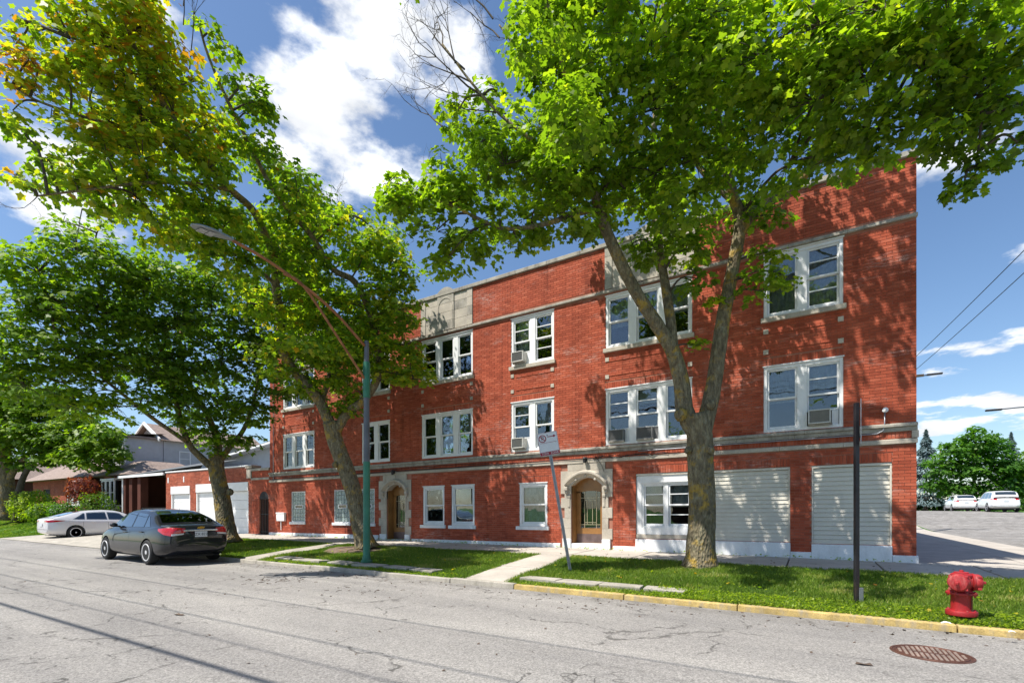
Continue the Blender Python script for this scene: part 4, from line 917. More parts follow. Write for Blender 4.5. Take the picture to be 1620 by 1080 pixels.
m = MB(); m.box(-34, -24.5, 18.2, 26, 0, 4.45); m.add([(-34, 18.2, 4.45), (-24.5, 18.2, 4.45), (-24.5, 18.2, 5.5), (-26.5, 18.2, 5.35)], [(0, 1, 2, 3)]); m.build('wall', graysid, h3)
m = MB(); m.obox((-29.4, 17.95, 4.98), (4.9, 0, .53), (0, .35, 0), (0, 0, .06)); m.build('eave', white, h3)
m = MB(); m.add([(-34.4, 17.6, 4.52), (-24.3, 17.6, 5.62), (-24.3, 26, 6.9), (-34.4, 26, 5.8)], [(0, 1, 2, 3)]); m.build('roof', shingle, h3)
m = MB(); m.tube([(-26.9, 18.1, 5.2), (-26.9, 18.1, 3)], .05, 6); m.build('downspout', white, h3)
for k, (xx, lb) in enumerate(((-70, 'dark brick house farthest left down the street'),)):
    h4 = thing('house', lb, 'house', (xx, 16, .5)); m = MB(); m.box(xx-6, xx+6, 15, 27, 0, 4); m.build('wall', brickD, h4); m = MB(); hip(m, xx-6.5, xx+6.5, 14.5, 27.5, 4, 6.8, 4); m.build('roof', shingle, h4)

# ------------------------------------------------------------------ foliage
LO = np.array([(0, .04), (.30, -.04), (.29, .20), (.52, .50), (.23, .58), (0, 1), (-.23, .58), (-.52, .50), (-.29, .20), (-.30, -.04)])
_h = [(.22, -.07), (.36, .03), (.29, .20), (.50, .34), (.53, .52), (.27, .58), (.16, .82)]
LO = np.array([(0, .04)]+_h+[(0, 1)]+[(-a, b) for a, b in _h[::-1]]); LO[:, 1] -= .3
_m = [(.30, -.05), (.29, .20), (.53, .46), (.24, .60)]
LMID = np.array([(0, .04)]+_m+[(0, 1)]+[(-a, b) for a, b in _m[::-1]]); LMID[:, 1] -= .3
LSMALL = np.array([(0, -.5), (.45, .0), (0, .6), (-.45, .0)])
def leaf_arrays(P, T, Nn, S, outline, fold=.18):
    """P centres, T tip directions, Nn normals, S sizes -> vertices (n, k, 3)"""
    T = T-Nn*(T*Nn).sum(1, keepdims=True); T /= np.linalg.norm(T, axis=1, keepdims=True)+1e-9
    B = np.cross(T, Nn)
    ox, oy = outline[:, 0], outline[:, 1]; oz = -fold*np.abs(ox)*1.2-.25*np.maximum(oy, 0)**2
    return P[:, None, :]+(B[:, None, :]*ox[None, :, None]+T[:, None, :]*oy[None, :, None]+Nn[:, None, :]*oz[None, :, None])*S[:, None, None]
def mesh_from(V, name, mat, parent, tint, kind='stuff'):
    n, k, _ = V.shape; V = V.reshape(-1, 3)-(np.array(origin(parent)) if parent is not None else 0)
    me = bpy.data.meshes.new(name); me.vertices.add(n*k); me.vertices.foreach_set('co', V.astype(np.float32).ravel())
    me.loops.add(n*k); me.loops.foreach_set('vertex_index', np.arange(n*k, dtype=np.int32))
    me.polygons.add(n); me.polygons.foreach_set('loop_start', np.arange(0, n*k, k, dtype=np.int32)); me.polygons.foreach_set('loop_total', np.full(n, k, dtype=np.int32))
    me.materials.append(mat); a = me.attributes.new('tint', 'FLOAT', 'POINT'); a.data.foreach_set('value', np.repeat(tint, k).astype(np.float32)); me.update(calc_edges=True)
    o = bpy.data.objects.new(name, me); COL.objects.link(o); o.parent = parent
    if kind: o['kind'] = kind
    return o
def norm(a): return a/(np.linalg.norm(a, axis=-1, keepdims=True)+1e-9)
def catmull(pts, n=5):
    P = [np.array(p, float) for p in pts]; P = [2*P[0]-P[1]]+P+[2*P[-1]-P[-2]]; out = []
    for i in range(1, len(P)-2):
        for k in range(n):
            t = k/n; out.append(.5*((2*P[i])+(-P[i-1]+P[i+1])*t+(2*P[i-1]-5*P[i]+4*P[i+1]-P[i+2])*t*t+(-P[i-1]+3*P[i]-3*P[i+1]+P[i+2])*t**3))
    out.append(P[-2]); return np.array(out)
def limb(m, pts, r0, r1, n=9, jit=.04, flare=False):
    C = catmull(pts, 5); k = len(C); s = np.linspace(0, 1, k); r = r0+(r1-r0)*s**.85
    if flare: d = C[:, 2]-C[0, 2]; r = r*(1+.45*np.exp(-d/.16)+.12*np.exp(-d/.7))
    m.tube([tuple(c) for c in C], list(r), n, jit=jit); return C, r
def twiggy(m, start, d, length, r, depth, g, spread=.6):
    pts = [np.array(start)]; n = 4; d = norm(np.array(d, float))
    for i in range(n):
        d = norm(d+g.normal(0, .16, 3)+np.array([0, 0, .05])); pts.append(pts[-1]+d*length/n)
        if depth > 0 and i > 0:
            for _ in range(1 if g.random() < .75 else 2):
                dd = norm(d+g.normal(0, spread, 3)); twiggy(m, pts[-1], dd, length*g.uniform(.4, .62), r*.5, depth-1, g, spread)
    m.tube([tuple(p) for p in pts], [r*(1-.18*i) for i in range(n+1)], 4 if r > .008 else 3, cap=False)
def tree(name, label, base, limbs, blobs, leaf, mat, lsize, per, group=None, ncl=1.0, outline=LO, singles=0, singlemat=None, bark_=None, tintbase=0., twigr=1., cat='tree', dead=(), knots=(), branches=True):
    g = np.random.default_rng(abs(hash(label)) % 1000 if False else sum(map(ord, label)) % 9973)
    t = thing(name, label, cat, tuple(base), group); bark_ = bark_ or barkm
    m = MB(); sk = []; first = True
    for lb in limbs:
        pts, r0, r1 = lb[:3]; C, r = limb(m, pts, r0, r1, 14 if first else 9, flare=first, jit=.035); sk += [(c, rr) for c, rr in zip(C[2:] if not first else C[int(len(C)*.8):], r[2:] if not first else r[int(len(C)*.8):])]; first = False
    for kp, kr in knots:
        q = bmesh.new(); bmesh.ops.create_icosphere(q, subdivisions=2, radius=kr); m.add([tuple(np.array(v.co)*np.array([1, 1, 1.15])*g.uniform(.92, 1.08)+np.array(kp)) for v in q.verts], [tuple(v.index for v in f.verts) for f in q.faces]); q.free()
    m.build('trunk', bark_, t, smooth=True)
    br = MB(); SK = np.array([s[0] for s in sk]) if sk else np.array([base]); P = []; T = []; Nn = []; S = []; TI = []
    for bl in blobs:
        c, r = np.array(bl[0]), bl[1]; bt = bl[2] if len(bl) > 2 else tintbase; dens = bl[3] if len(bl) > 3 else 1.
        if branches and len(bl) < 5:
            d = np.linalg.norm(SK-c, axis=1)+np.maximum(0, SK[:, 2]-c[2]-.1)*1.5; i = int(np.argmin(d)); a = SK[i]
            if np.linalg.norm(a-c) < 3.6:
                mid = (a+c)/2+np.array([0, 0, .12*np.linalg.norm(a-c)])+g.normal(0, .08, 3)*np.linalg.norm(a-c); L_ = np.linalg.norm(a-c)
                Cb = catmull([a, mid, c], 4); r0 = min(.018+.012*L_, .07)*twigr; br.tube([tuple(q) for q in Cb], list(np.linspace(r0, r0*.4, len(Cb))), 6, cap=False)
                if L_ > .8: SK = np.vstack([SK, Cb[3:]])
        nc = max(3, int(ncl*dens*22*r**2.1))
        u = norm(g.normal(size=(nc, 3))); rad = r*g.uniform(.15, 1, nc)**.5
        CC = c+u*rad[:, None]*np.array([1, 1, .72])
        if branches and len(bl) < 5:
            for q in CC:
                if g.random() < .55: md = (c+q)/2+np.array([0, 0, .06]); br.tube([tuple(c+(q-c)*.1), tuple(md), tuple(q)], [.011*twigr, .008*twigr, .003*twigr], 3, cap=False)
        for q in CC:
            n = max(3, int(per*g.uniform(.6, 1.3))); cr = leaf*g.uniform(1.6, 2.8)
            a = g.uniform(0, 2*math.pi, n); rr = cr*np.sqrt(g.uniform(0.02, 1, n)); off = np.stack([rr*np.cos(a), rr*np.sin(a), -.35*rr**2/cr+g.normal(0, leaf*.28, n)], 1)
            outw = norm(q-c); P.append(q+off); dirn = np.stack([np.cos(a), np.sin(a), np.full(n, -.45)], 1)+g.normal(0, .35, (n, 3)); T.append(dirn)
            nn = np.array([0, 0, 1.])+.42*outw+.42*np.stack([np.cos(a), np.sin(a), 0*a], 1)*rr[:, None]/cr+g.normal(0, .42, (n, 3)); Nn.append(nn)
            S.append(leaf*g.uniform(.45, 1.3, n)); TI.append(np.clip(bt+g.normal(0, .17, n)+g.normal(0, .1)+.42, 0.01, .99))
    P = np.concatenate(P); T = np.concatenate(T); Nn = norm(np.concatenate(Nn)); S = np.concatenate(S); TI = np.concatenate(TI)
    for (p0, d0, ln, r0, dp) in dead: twiggy(br, p0, d0, ln, r0, dp, g)
    if len(br.v): br.build('branches', barkd, t, smooth=True, kind='stuff')
    if singles:
        cp = np.array([0, 0, 1.12]); rel = P-cp; Zd = -.5191*rel[:, 0]+.8547*rel[:, 1]; Xd = .8547*rel[:, 0]+.5191*rel[:, 1]
        uu = 810+775*Xd/np.maximum(Zd, .1); vv = 806-775*rel[:, 2]/np.maximum(Zd, .1)
        ok = (Zd > .5) & (uu > 5) & (uu < 1615) & (vv > 5) & (vv < 1075); sc_ = np.where(ok, S/np.maximum(Zd, .1), 0); idx = np.argsort(-sc_)[:singles]
        me = bpy.data.meshes.new('leaf'); ox, oy = outline[:, 0], outline[:, 1]; oz = -.18*np.abs(ox)*1.2-.25*np.maximum(oy, 0)**2
        me.from_pydata(np.stack([ox, oy, oz], 1).tolist(), [], [tuple(range(len(outline)))]); me.materials.append(singlemat)
        for i in idx:
            nn = Vector(Nn[i]); tt = Vector(T[i]); tt = (tt-nn*tt.dot(nn)).normalized(); bb = tt.cross(nn)
            o = bpy.data.objects.new('leaf', me); COL.objects.link(o); o.parent = t
            M = Matrix((bb, tt, nn)).transposed().to_4x4(); M = Matrix.Translation(Vector(P[i])-origin(t)) @ M @ Matrix.Scale(float(S[i]), 4); o.matrix_local = M
        keep = np.ones(len(P), bool); keep[idx] = False; P, T, Nn, S, TI = P[keep], T[keep], Nn[keep], S[keep], TI[keep]
    V = leaf_arrays(P, T, Nn, S, outline); mesh_from(V, 'crown', mat, t, TI)
    return t, len(P)
PXM = []
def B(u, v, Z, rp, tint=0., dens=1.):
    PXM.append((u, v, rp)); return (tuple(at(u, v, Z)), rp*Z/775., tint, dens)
def shade(n, xr, yr, zr, cx, cy, rad, zmax, r, seed, tint=0.):
    """clumps added to the crown to cast leaf shade on the wall or verge, within the crown's reach and out of the open sky"""
    g = np.random.default_rng(seed); out = []; sdn = np.array(sd); tries = 0
    while len(out) < n and tries < 60000:
        tries += 1
        p = np.array([g.uniform(*xr), g.uniform(*yr) if yr[0] != yr[1] else yr[0], g.uniform(*zr) if zr[0] != zr[1] else zr[0]])+sdn*g.uniform(2.5, 14)
        if p[2] > zmax or p[2] < 4 or math.hypot(p[0]-cx, p[1]-cy) > rad or p[1] > YW-.9: continue
        Z = -.5191*p[0]+.8547*p[1]; X = .8547*p[0]+.5191*p[1]
        if Z < 3: continue
        u, v = 810+775*X/Z, 806-775*(p[2]-1.12)/Z; rp = r*775/Z
        if v+rp > -8 and not any(math.hypot(u-a, v-b_) < c*.85-rp*.35 for a, b_, c in PXM): continue
        out.append((tuple(p), r*g.uniform(.75, 1.2), tint, 1., False))
    return out
def PL(*a): return [tuple(at(*q)) for q in a]
TOTAL = 0
# right tree, forked low
zb = 10.1
base = at(1108, 898, zb)
limbsR = [(PL((1108, 899, zb), (1109, 850, zb), (1111, 800, zb), (1108, 740, zb), (1107, 690, zb), (1100, 655, zb)), .262, .25),
          (PL((1112, 700, zb), (1085, 655, zb), (1078, 605, zb), (1064, 555, 10.), (1038, 512, 9.9), (1002, 455, 9.8), (962, 372, 9.6), (940, 300, 9.4), (925, 235, 9.2), (905, 150, 8.9), (880, 60, 8.5), (850, -40, 8.3)), .20, .045),
          (PL((1064, 565, 10.), (1062, 520, 10.), (1053, 455, 10.2), (1044, 400, 10.4), (1036, 340, 10.5), (1030, 260, 10.6), (1040, 150, 10.6), (1050, 0, 10.8), (1070, -150, 11)), .12, .04),
          (PL((1106, 700, zb), (1120, 650, zb), (1130, 600, zb), (1143, 510, zb), (1158, 430, zb), (1171, 352, 10.), (1160, 312, 9.9), (1148, 260, 9.7), (1136, 200, 9.4), (1125, 110, 9), (1110, 0, 8.8), (1100, -130, 9)), .19, .05),
          (PL((1170, 365, 10.), (1196, 332, 10), (1222, 316, 10), (1252, 300, 9.8), (1300, 250, 9.3), (1350, 190, 8.7), (1420, 120, 8), (1500, 60, 7.4)), .12, .03),
          (PL((1158, 318, 9.9), (1120, 283, 10), (1088, 240, 10), (1060, 190, 9.8)), .06, .025),
          (PL((946, 330, 9.5), (905, 340, 9.2), (860, 355, 9.), (800, 362, 8.9), (755, 345, 8.8), (715, 325, 8.8), (670, 312, 8.9)), .06, .015),
          (PL((935, 290, 9.4), (890, 262, 9.3), (845, 225, 9.2), (790, 180, 9.2), (745, 130, 9.2), (700, 70, 9.3)), .055, .015),
          (PL((925, 240, 9.2), (880, 180, 9.2), (840, 110, 9.2), (790, 40, 9.2)), .05, .015),
          (PL((1110, 60, 8.9), (1200, 20, 8.2), (1320, 10, 7.6), (1450, 30, 7)), .06, .02)]
bR = [B(612, 290, 8.9, 34, .15), B(655, 302, 8.9, 45, .12), B(700, 280, 9, 45, .1), B(735, 300, 9.2, 50), B(690, 365, 9, 40), B(705, 415, 9.2, 38), B(745, 370, 9, 45), B(790, 345, 9, 45), B(840, 350, 9, 40), B(890, 350, 9.1, 45), B(930, 345, 9.4, 42), B(770, 385, 9, 30), B(820, 385, 9.1, 25),
      B(725, 175, 9.5, 38, .05, .8), B(760, 225, 9.4, 45, 0, .8), B(800, 260, 9.2, 55), B(855, 290, 9.3, 60), B(790, 150, 9.5, 35, 0, .6), B(850, 210, 9.2, 65, 0, .9), B(910, 270, 9.2, 65), B(880, 120, 9, 60, 0, .8), B(940, 190, 8.8, 75), B(890, 40, 8.7, 70, .05), B(960, 100, 8.4, 85), B(950, 20, 8.2, 80, .1), B(830, 75, 9.2, 40, 0, .6), B(850, 5, 9, 40, 0, .6),
      B(1010, 180, 8.6, 90), B(1030, 60, 8, 100, .1), B(1040, 270, 9.2, 75), B(990, 300, 9.4, 55), B(1075, 330, 9.6, 50), B(1100, 250, 9, 80), B(1120, 130, 8, 100), B(1120, 20, 7.6, 100, .15), B(1085, 395, 9.7, 40, -.1), B(1105, 440, 9.8, 32, -.1), B(1040, 395, 10.2, 40, -.1), B(1000, 385, 10.2, 30, -.15),
      B(1190, 210, 8.6, 80), B(1200, 90, 7.4, 105, .1), B(1250, 260, 8.4, 60), B(1290, 160, 7.4, 100), B(1300, 40, 6.9, 110, .15), B(1320, 250, 7.9, 55), B(1370, 120, 6.9, 100), B(1390, 205, 7.3, 65), B(1400, 20, 6.6, 110, .1), B(1460, 110, 6.7, 95), B(1475, 195, 7, 62, -.1), B(1500, 30, 6.5, 105), B(1550, 150, 6.8, 85, -.12), B(1515, 235, 7, 40, -.25), B(1545, 262, 7, 26, -.3), B(1525, 290, 7, 16, -.3), B(1590, 60, 6.5, 100), B(1615, 170, 6.7, 75, -.15), B(1610, 225, 7, 32, -.2),
      B(1210, 400, 9.9, 30, .05), B(1235, 432, 9.7, 30, .1), B(1205, 460, 9.6, 26), B(1180, 440, 9.8, 24), B(1180, 330, 9.9, 35, -.1), B(1228, 340, 9.8, 30, -.1), B(1098, 545, 10., 14, .2), B(1130, 478, 10.1, 8, .2)]
bR += shade(80, (-5.2, 2.3), (YW, YW), (.2, 8.6), -2, 9.6, 6.2, 13.2, .42, 1)+shade(22, (-4.2, 1.0), (9.3, 12.5), (0, 0), -2, 9.6, 6.8, 12, .5, 2)  # hidden clumps added for the dappled shade on wall and verge
deadR = [(tuple(at(735, 110, 9.2)), (-.45, 0, .9), 1.7, .018, 3), (tuple(at(700, 70, 9.3)), (-.5, .2, .8), 1.2, .018, 3), (tuple(at(770, 150, 9.2)), (-.9, .1, .25), 1.3, .014, 3), (tuple(at(700, 200, 9.2)), (-.7, 0, .5), 1.2, .016, 3), (tuple(at(780, 30, 9.2)), (-.4, 0, .8), 1.2, .018, 3),(tuple(at(760, 150, 9.2)), (-.6, .1, .7), 1.5, .02, 3), (tuple(at(745, 130, 9.2)), (-.75, 0, .35), 1.1, .016, 3), (tuple(at(720, 100, 9.2)), (-.2, 0, 1), 1.3, .016, 3), (tuple(at(790, 60, 9.2)), (-.5, 0, .9), 1.1, .016, 3), (tuple(at(800, 180, 9.2)), (-.8, 0, .5), 1.3, .016, 3), (tuple(at(850, 120, 9.2)), (-.5, 0, 1), 1.3, .014, 3), (tuple(at(680, 300, 8.8)), (-.4, 0, .8), .6, .008, 2)]
kn = [((at(1077, 655, 9.95)), .13), ((at(1125, 640, 9.92)), .10), ((at(1124, 712, 9.88)), .085), ((at(1088, 712, 9.95)), .07), ((at(1006, 462, 9.7)), .05)]
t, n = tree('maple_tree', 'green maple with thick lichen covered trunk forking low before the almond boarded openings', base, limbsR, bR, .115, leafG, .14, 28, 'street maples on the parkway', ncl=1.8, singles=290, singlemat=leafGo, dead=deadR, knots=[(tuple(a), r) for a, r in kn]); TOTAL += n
# middle tree, leaning left, with turning leaves at the top left
zb = 14.75; base = at(578, 868, zb)
limbsM = [(PL((580, 868, zb), (570, 830, zb), (560, 780, zb), (545, 735, zb), (531, 700, zb), (523, 668, zb)), .26, .23),
          (PL((528, 685, zb), (508, 640, 14.6), (488, 612, 14.4), (464, 585, 14.2), (446, 552, 14), (443, 505, 13.6), (436, 450, 13.2), (433, 405, 12.8), (417, 366, 12.4), (398, 330, 12), (366, 301, 11.4), (324, 259, 10.8), (290, 210, 10.2), (250, 150, 9.7), (215, 80, 9.3), (190, 0, 9), (170, -80, 8.8)), .17, .03),
          (PL((528, 690, zb), (548, 655, zb), (573, 635, 14.7), (595, 603, 14.6), (599, 565, 14.5), (588, 505, 14.2), (562, 447, 13.8), (526, 425, 13.3), (492, 372, 12.7), (454, 330, 12.2), (426, 290, 11.8), (398, 235, 11.4), (360, 160, 11), (330, 90, 10.7), (315, 40, 10.5)), .15, .02),
          (PL((505, 645, 14.6), (520, 600, 14.8), (519, 540, 15), (519, 480, 15), (520, 440, 15), (545, 402, 15), (551, 340, 15)), .07, .015),
          (PL((366, 301, 11.4), (300, 290, 10.5), (220, 290, 9.8), (140, 300, 9.4), (60, 310, 9.2)), .05, .015),
          (PL((324, 259, 10.8), (240, 215, 10), (150, 190, 9.5), (60, 160, 9.2), (10, 130, 9.1)), .05, .012),
          (PL((436, 450, 13.2), (400, 420, 12.6), (350, 390, 12), (290, 360, 11.4)), .06, .02)]
Y = .2
bM = [B(470, 300, 11.6, 45), B(425, 245, 11.5, 38), B(395, 180, 11.2, 34, .05, .9), B(420, 150, 11.3, 28, 0, .8), B(365, 120, 10.9, 30, 0, .8), B(345, 60, 10.6, 20, 0, .8), B(365, 215, 11.2, 38, .05), B(410, 160, 11, 20), B(330, 40, 10.5, 12),
      B(510, 350, 12.8, 45, 0, .9), B(560, 345, 13.5, 36, 0, .9), B(610, 380, 13.6, 42), B(575, 400, 13.5, 42), B(640, 430, 13.6, 38), B(605, 455, 13.8, 45), B(635, 490, 13.8, 36), B(600, 525, 14, 42), B(640, 545, 14, 34), B(625, 590, 14.3, 34, .05), B(665, 600, 14.3, 24, .1), B(595, 575, 14.3, 34), B(560, 560, 14.3, 36), B(530, 590, 14.3, 34), B(450, 350, 12.3, 38, 0, .8), B(515, 480, 13.6, 38), B(575, 480, 13.9, 40), B(535, 555, 14.2, 38), B(475, 560, 14, 34), B(420, 550, 13.8, 30), B(440, 590, 14.1, 26), B(500, 560, 14.2, 36), B(480, 600, 14.2, 34), B(545, 520, 14, 40, -.05), B(500, 500, 13.7, 42), B(465, 520, 13.5, 36), B(530, 460, 13.5, 34, 0, .8), B(480, 440, 13.2, 40, .05), B(455, 480, 13.2, 32, .1), B(440, 400, 12.6, 42), B(490, 395, 12.8, 40), B(545, 640, 14.7, 22, -.1), B(650, 570, 14, 18), B(560, 612, 14.6, 25), B(505, 625, 14.5, 20),
      B(400, 420, 12.2, 42, .05), B(410, 480, 12.8, 36, .05), B(350, 400, 11.8, 45), B(300, 370, 11.2, 48, .05), B(250, 350, 10.5, 48, .1), B(370, 345, 11.6, 40, .05), B(320, 320, 10.9, 48, .08), B(270, 300, 10.3, 52, .1), B(215, 310, 9.9, 48, .12), B(160, 310, 9.6, 42, .15, .9), B(330, 265, 10.6, 42, .1), B(280, 240, 10.2, 50, .18), B(225, 250, 9.8, 52, .18), B(170, 250, 9.5, 46, .15), B(115, 285, 9.3, 36, .15, .8), B(75, 250, 9.3, 30, .1, .7), B(50, 290, 9.2, 30, .2, .7), B(20, 275, 9.2, 20, .3, .6),
      B(320, 200, 10.4, 40, .2), B(275, 180, 9.9, 52, Y), B(225, 190, 9.6, 52, Y), B(170, 190, 9.4, 48, .2), B(120, 210, 9.3, 36, .12, .8), B(80, 190, 9.2, 28, .1, .7), B(300, 130, 9.9, 36, Y, .8), B(255, 110, 9.6, 52, Y+.08), B(200, 120, 9.4, 55, Y+.05), B(150, 130, 9.3, 46, Y), B(105, 120, 9.2, 40, Y-.05), B(60, 110, 9.1, 30, .2, .7), B(270, 60, 9.6, 36, Y+.1, .9), B(225, 50, 9.3, 55, Y+.12), B(165, 60, 9.1, 55, Y+.05), B(110, 60, 9, 42, Y-.05, .9), B(60, 50, 9, 28, .2, .7), B(200, -10, 9, 60, Y+.1), B(130, 0, 8.9, 55, Y), B(250, 0, 9.2, 36, Y+.1, .8), B(80, 5, 8.9, 26, .25, .6), B(25, 30, 9, 16, .15, .6), B(25, 70, 9.1, 14, .42, .5), B(35, 130, 9.1, 14, .45, .5), B(15, 110, 9.1, 12, .6, .5), B(45, 95, 9.1, 10, .6, .5), B(20, 175, 9.1, 16, .2, .5), B(40, 215, 9.2, 20, .15, .5)]
bM += shade(72, (-15.5, -9.0), (YW, YW), (.2, 5.5), -13, 9.2, 7.5, 12.5, .55, 7, -.1)+shade(40, (-22, -9.4), (YW, YW), (.2, 7), -13.5, 9.4, 7, 12, .6, 3, -.1)+shade(24, (-16, -8), (8.2, 12.5), (0, 0), -13, 9.4, 7, 12, .5, 4)
dM = [(tuple(at(290, 40, 9.8)), (.3, 0, 1), .9, .012, 3), (tuple(at(300, 110, 10.2)), (.35, 0, 1), 1.2, .014, 3), (tuple(at(340, 250, 11)), (.3, 0, 1), .9, .012, 2), (tuple(at(60, 150, 9.2)), (-.9, 0, .3), .9, .01, 3), (tuple(at(60, 310, 9.2)), (-.8, 0, -.3), .8, .01, 3), (tuple(at(130, 330, 9.4)), (-.6, 0, -.5), .8, .01, 3), (tuple(at(545, 350, 15)), (-.2, 0, 1), 1., .014, 3), (tuple(at(60, 60, 9)), (-.8, 0, .6), .8, .01, 3), (tuple(at(520, 440, 15)), (.6, 0, .5), 1., .014, 3), (tuple(at(290, 10, 10)), (.2, 0, 1), .9, .012, 3)]
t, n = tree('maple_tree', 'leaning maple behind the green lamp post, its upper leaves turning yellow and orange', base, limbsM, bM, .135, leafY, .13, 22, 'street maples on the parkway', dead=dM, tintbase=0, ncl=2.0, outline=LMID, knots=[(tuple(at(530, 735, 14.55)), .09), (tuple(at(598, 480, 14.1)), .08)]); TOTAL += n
# left tree by the parked dark car
zb = 17.9; base = at(358, 857, zb)
limbsL = [(PL((362, 858, zb), (356, 820, zb), (350, 780, zb), (343, 745, zb), (342, 720, zb)), .30, .25),
          (PL((344, 745, zb), (320, 725, 17.6), (298, 700, 17.2), (283, 655, 16.8), (270, 600, 16.4), (250, 540, 16), (230, 480, 15.6)), .15, .03),
          (PL((342, 735, zb), (345, 700, zb), (325, 650, 17.6), (300, 610, 17.2), (285, 560, 17), (290, 500, 17), (300, 430, 17)), .15, .03),
          (PL((344, 735, zb), (365, 705, 18), (385, 680, 18), (400, 640, 18), (410, 580, 18), (400, 520, 18)), .12, .03),
          (PL((298, 700, 17.2), (240, 660, 16), (190, 620, 15.2), (140, 580, 14.6), (90, 540, 14.2)), .08, .02)]
bL = [B(60, 430, 14.3, 60, .1), B(120, 400, 14.5, 58, .12), B(180, 420, 14.9, 58, .1), B(40, 500, 14.2, 60, .05), B(100, 480, 14.3, 62), B(160, 490, 14.8, 62), B(225, 440, 15.2, 56, .05), B(280, 450, 15.8, 52), B(220, 500, 15.4, 60, -.05), B(280, 520, 16, 58, -.1), B(335, 500, 16.4, 52, -.1), B(340, 450, 16.2, 42), B(390, 530, 17, 42, -.1), B(60, 560, 14.3, 58), B(110, 550, 14.4, 58, .05), B(170, 560, 14.9, 58), B(230, 570, 15.5, 58, -.1), B(290, 585, 16.4, 56, -.15), B(350, 570, 16.9, 52, -.15), B(405, 590, 17.4, 40, -.1), B(100, 605, 14.4, 46, .15), B(150, 620, 14.8, 44, .2), B(185, 645, 15, 34, .15), B(120, 640, 14.5, 32, .2), B(40, 610, 14.2, 42), B(240, 625, 15.8, 40, -.1), B(300, 640, 16.8, 46, -.15), B(350, 640, 17.2, 48, -.15), B(400, 645, 17.5, 40, -.15), B(440, 625, 17.6, 28, -.1), B(330, 690, 17.4, 30, -.05), B(375, 690, 17.6, 32, -.1), B(300, 675, 17, 26), B(350, 720, 17.6, 14, 0), B(280, 600, 16, 30), B(20, 420, 14.1, 35, .05), B(0, 570, 14, 50), B(430, 560, 17.4, 32), B(410, 540, 17, 30), B(160, 355, 15, 22, .1, .7), B(100, 350, 14.8, 20, .1, .7)]
bL += shade(26, (-31, -16), (YW, YW), (.2, 4), -20, 9.6, 7, 11, .6, 5)
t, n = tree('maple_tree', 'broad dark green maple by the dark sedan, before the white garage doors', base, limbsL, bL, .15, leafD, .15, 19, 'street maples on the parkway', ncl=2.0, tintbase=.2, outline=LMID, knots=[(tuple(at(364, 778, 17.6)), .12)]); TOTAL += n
# farther trees on the left
base = Vector((-46.5, 10.6, .25))
Zt = 33.2
limbsF = [(PL((8, 822, Zt), (10, 780, Zt), (8, 740, Zt), (2, 700, Zt)), .48, .4), (PL((10, 770, Zt), (22, 745, 33), (60, 705, 32.5), (110, 690, 32)), .28, .05), (PL((5, 720, Zt), (10, 680, Zt), (30, 640, Zt)), .2, .05)]
bF = [B(20, 690, 33, 42), B(60, 670, 32.6, 44), B(100, 690, 32, 38), B(70, 715, 32.2, 30, -.1), B(130, 700, 31.4, 32), B(160, 690, 31, 30), B(185, 715, 31, 24, -.05), B(150, 730, 31.2, 22), B(110, 725, 31.4, 24), B(20, 640, 33, 45), B(70, 630, 33, 42), B(-20, 660, 33, 50), B(-10, 610, 33, 50), B(30, 730, 33, 22, -.1), B(130, 660, 32, 32), B(180, 680, 31, 18), B(175, 740, 31.4, 14)]
t, n = tree('maple_tree', 'dark maple standing far left beyond the silver car and the round bush', base, limbsF, bF, .26, leafD, .2, 18, None, tintbase=-.2, ncl=1.3, outline=LMID); TOTAL += n
base = Vector((-47.6, 9.6, .1)); limbsG = [(PL((28, 826, 32.5), (30, 780, 32.5), (42, 745, 32.5), (70, 715, 32.4)), .24, .12)]
bG = [B(95, 705, 32.2, 24, -.15), B(60, 700, 32.4, 22, -.2)]
t, n = tree('maple_tree', 'slanting brown trunk with a small crown just right of the dark far left tree', base, limbsG, bG, .26, leafD, .2, 18, None, ncl=1.3, bark_=barkd); TOTAL += n

def shrub(label, c, r, mat, leaf, n, name='shrub', squash=.8, cat='shrub', outline=LSMALL, tint=.45, stem=True):
    g = np.random.default_rng(sum(map(ord, label)) % 997); c = np.array(c, float); t = thing(name, label, cat, (c[0], c[1], c[2]-r*squash))
    u = norm(g.normal(size=(n, 3))); lump = 1+.16*np.sin(u[:, 0]*7+u[:, 2]*5)+.12*np.sin(u[:, 1]*9)
    P = c+u*(r*lump*g.uniform(.55, 1.03, n)**.6)[:, None]*np.array([1, 1, squash]); Nn = norm(u+g.normal(0, .5, (n, 3))+np.array([0, 0, .4])); T = g.normal(size=(n, 3))
    mesh_from(leaf_arrays(P, T, Nn, leaf*g.uniform(.6, 1.2, n), outline), 'foliage', mat, t, np.clip(tint+g.normal(0, .2, n), .01, .99))
    if stem:
        m = MB()
        for i in range(7): a = g.uniform(0, 6.28); m.tube([tuple(c+np.array([0, 0, -r*squash-.1])), tuple(c+np.array([math.cos(a)*r*.3, math.sin(a)*r*.3, -r*.2])), tuple(c+np.array([math.cos(a)*r*.6, math.sin(a)*r*.6, r*.3]))], [.03, .02, .008], 5)
        m.build('stems', barkd, t, kind='stuff')
    return t
shrub('rounded bright green bush on the lawn left of the silver car', (-44.5, 11.4, 1.35), 1.3, leafG, .12, 5200, squash=.8, tint=.65)
shrub('low dark green bush just behind the silver car boot', (-41.5, 11.2, .9), .95, leafD, .12, 2200, squash=.7)
shrub('leafy green shrub at the foot of the red leaved shrub', (-39.8, 11.6, .95), .8, leafF, .11, 1500, squash=.8, tint=.4)
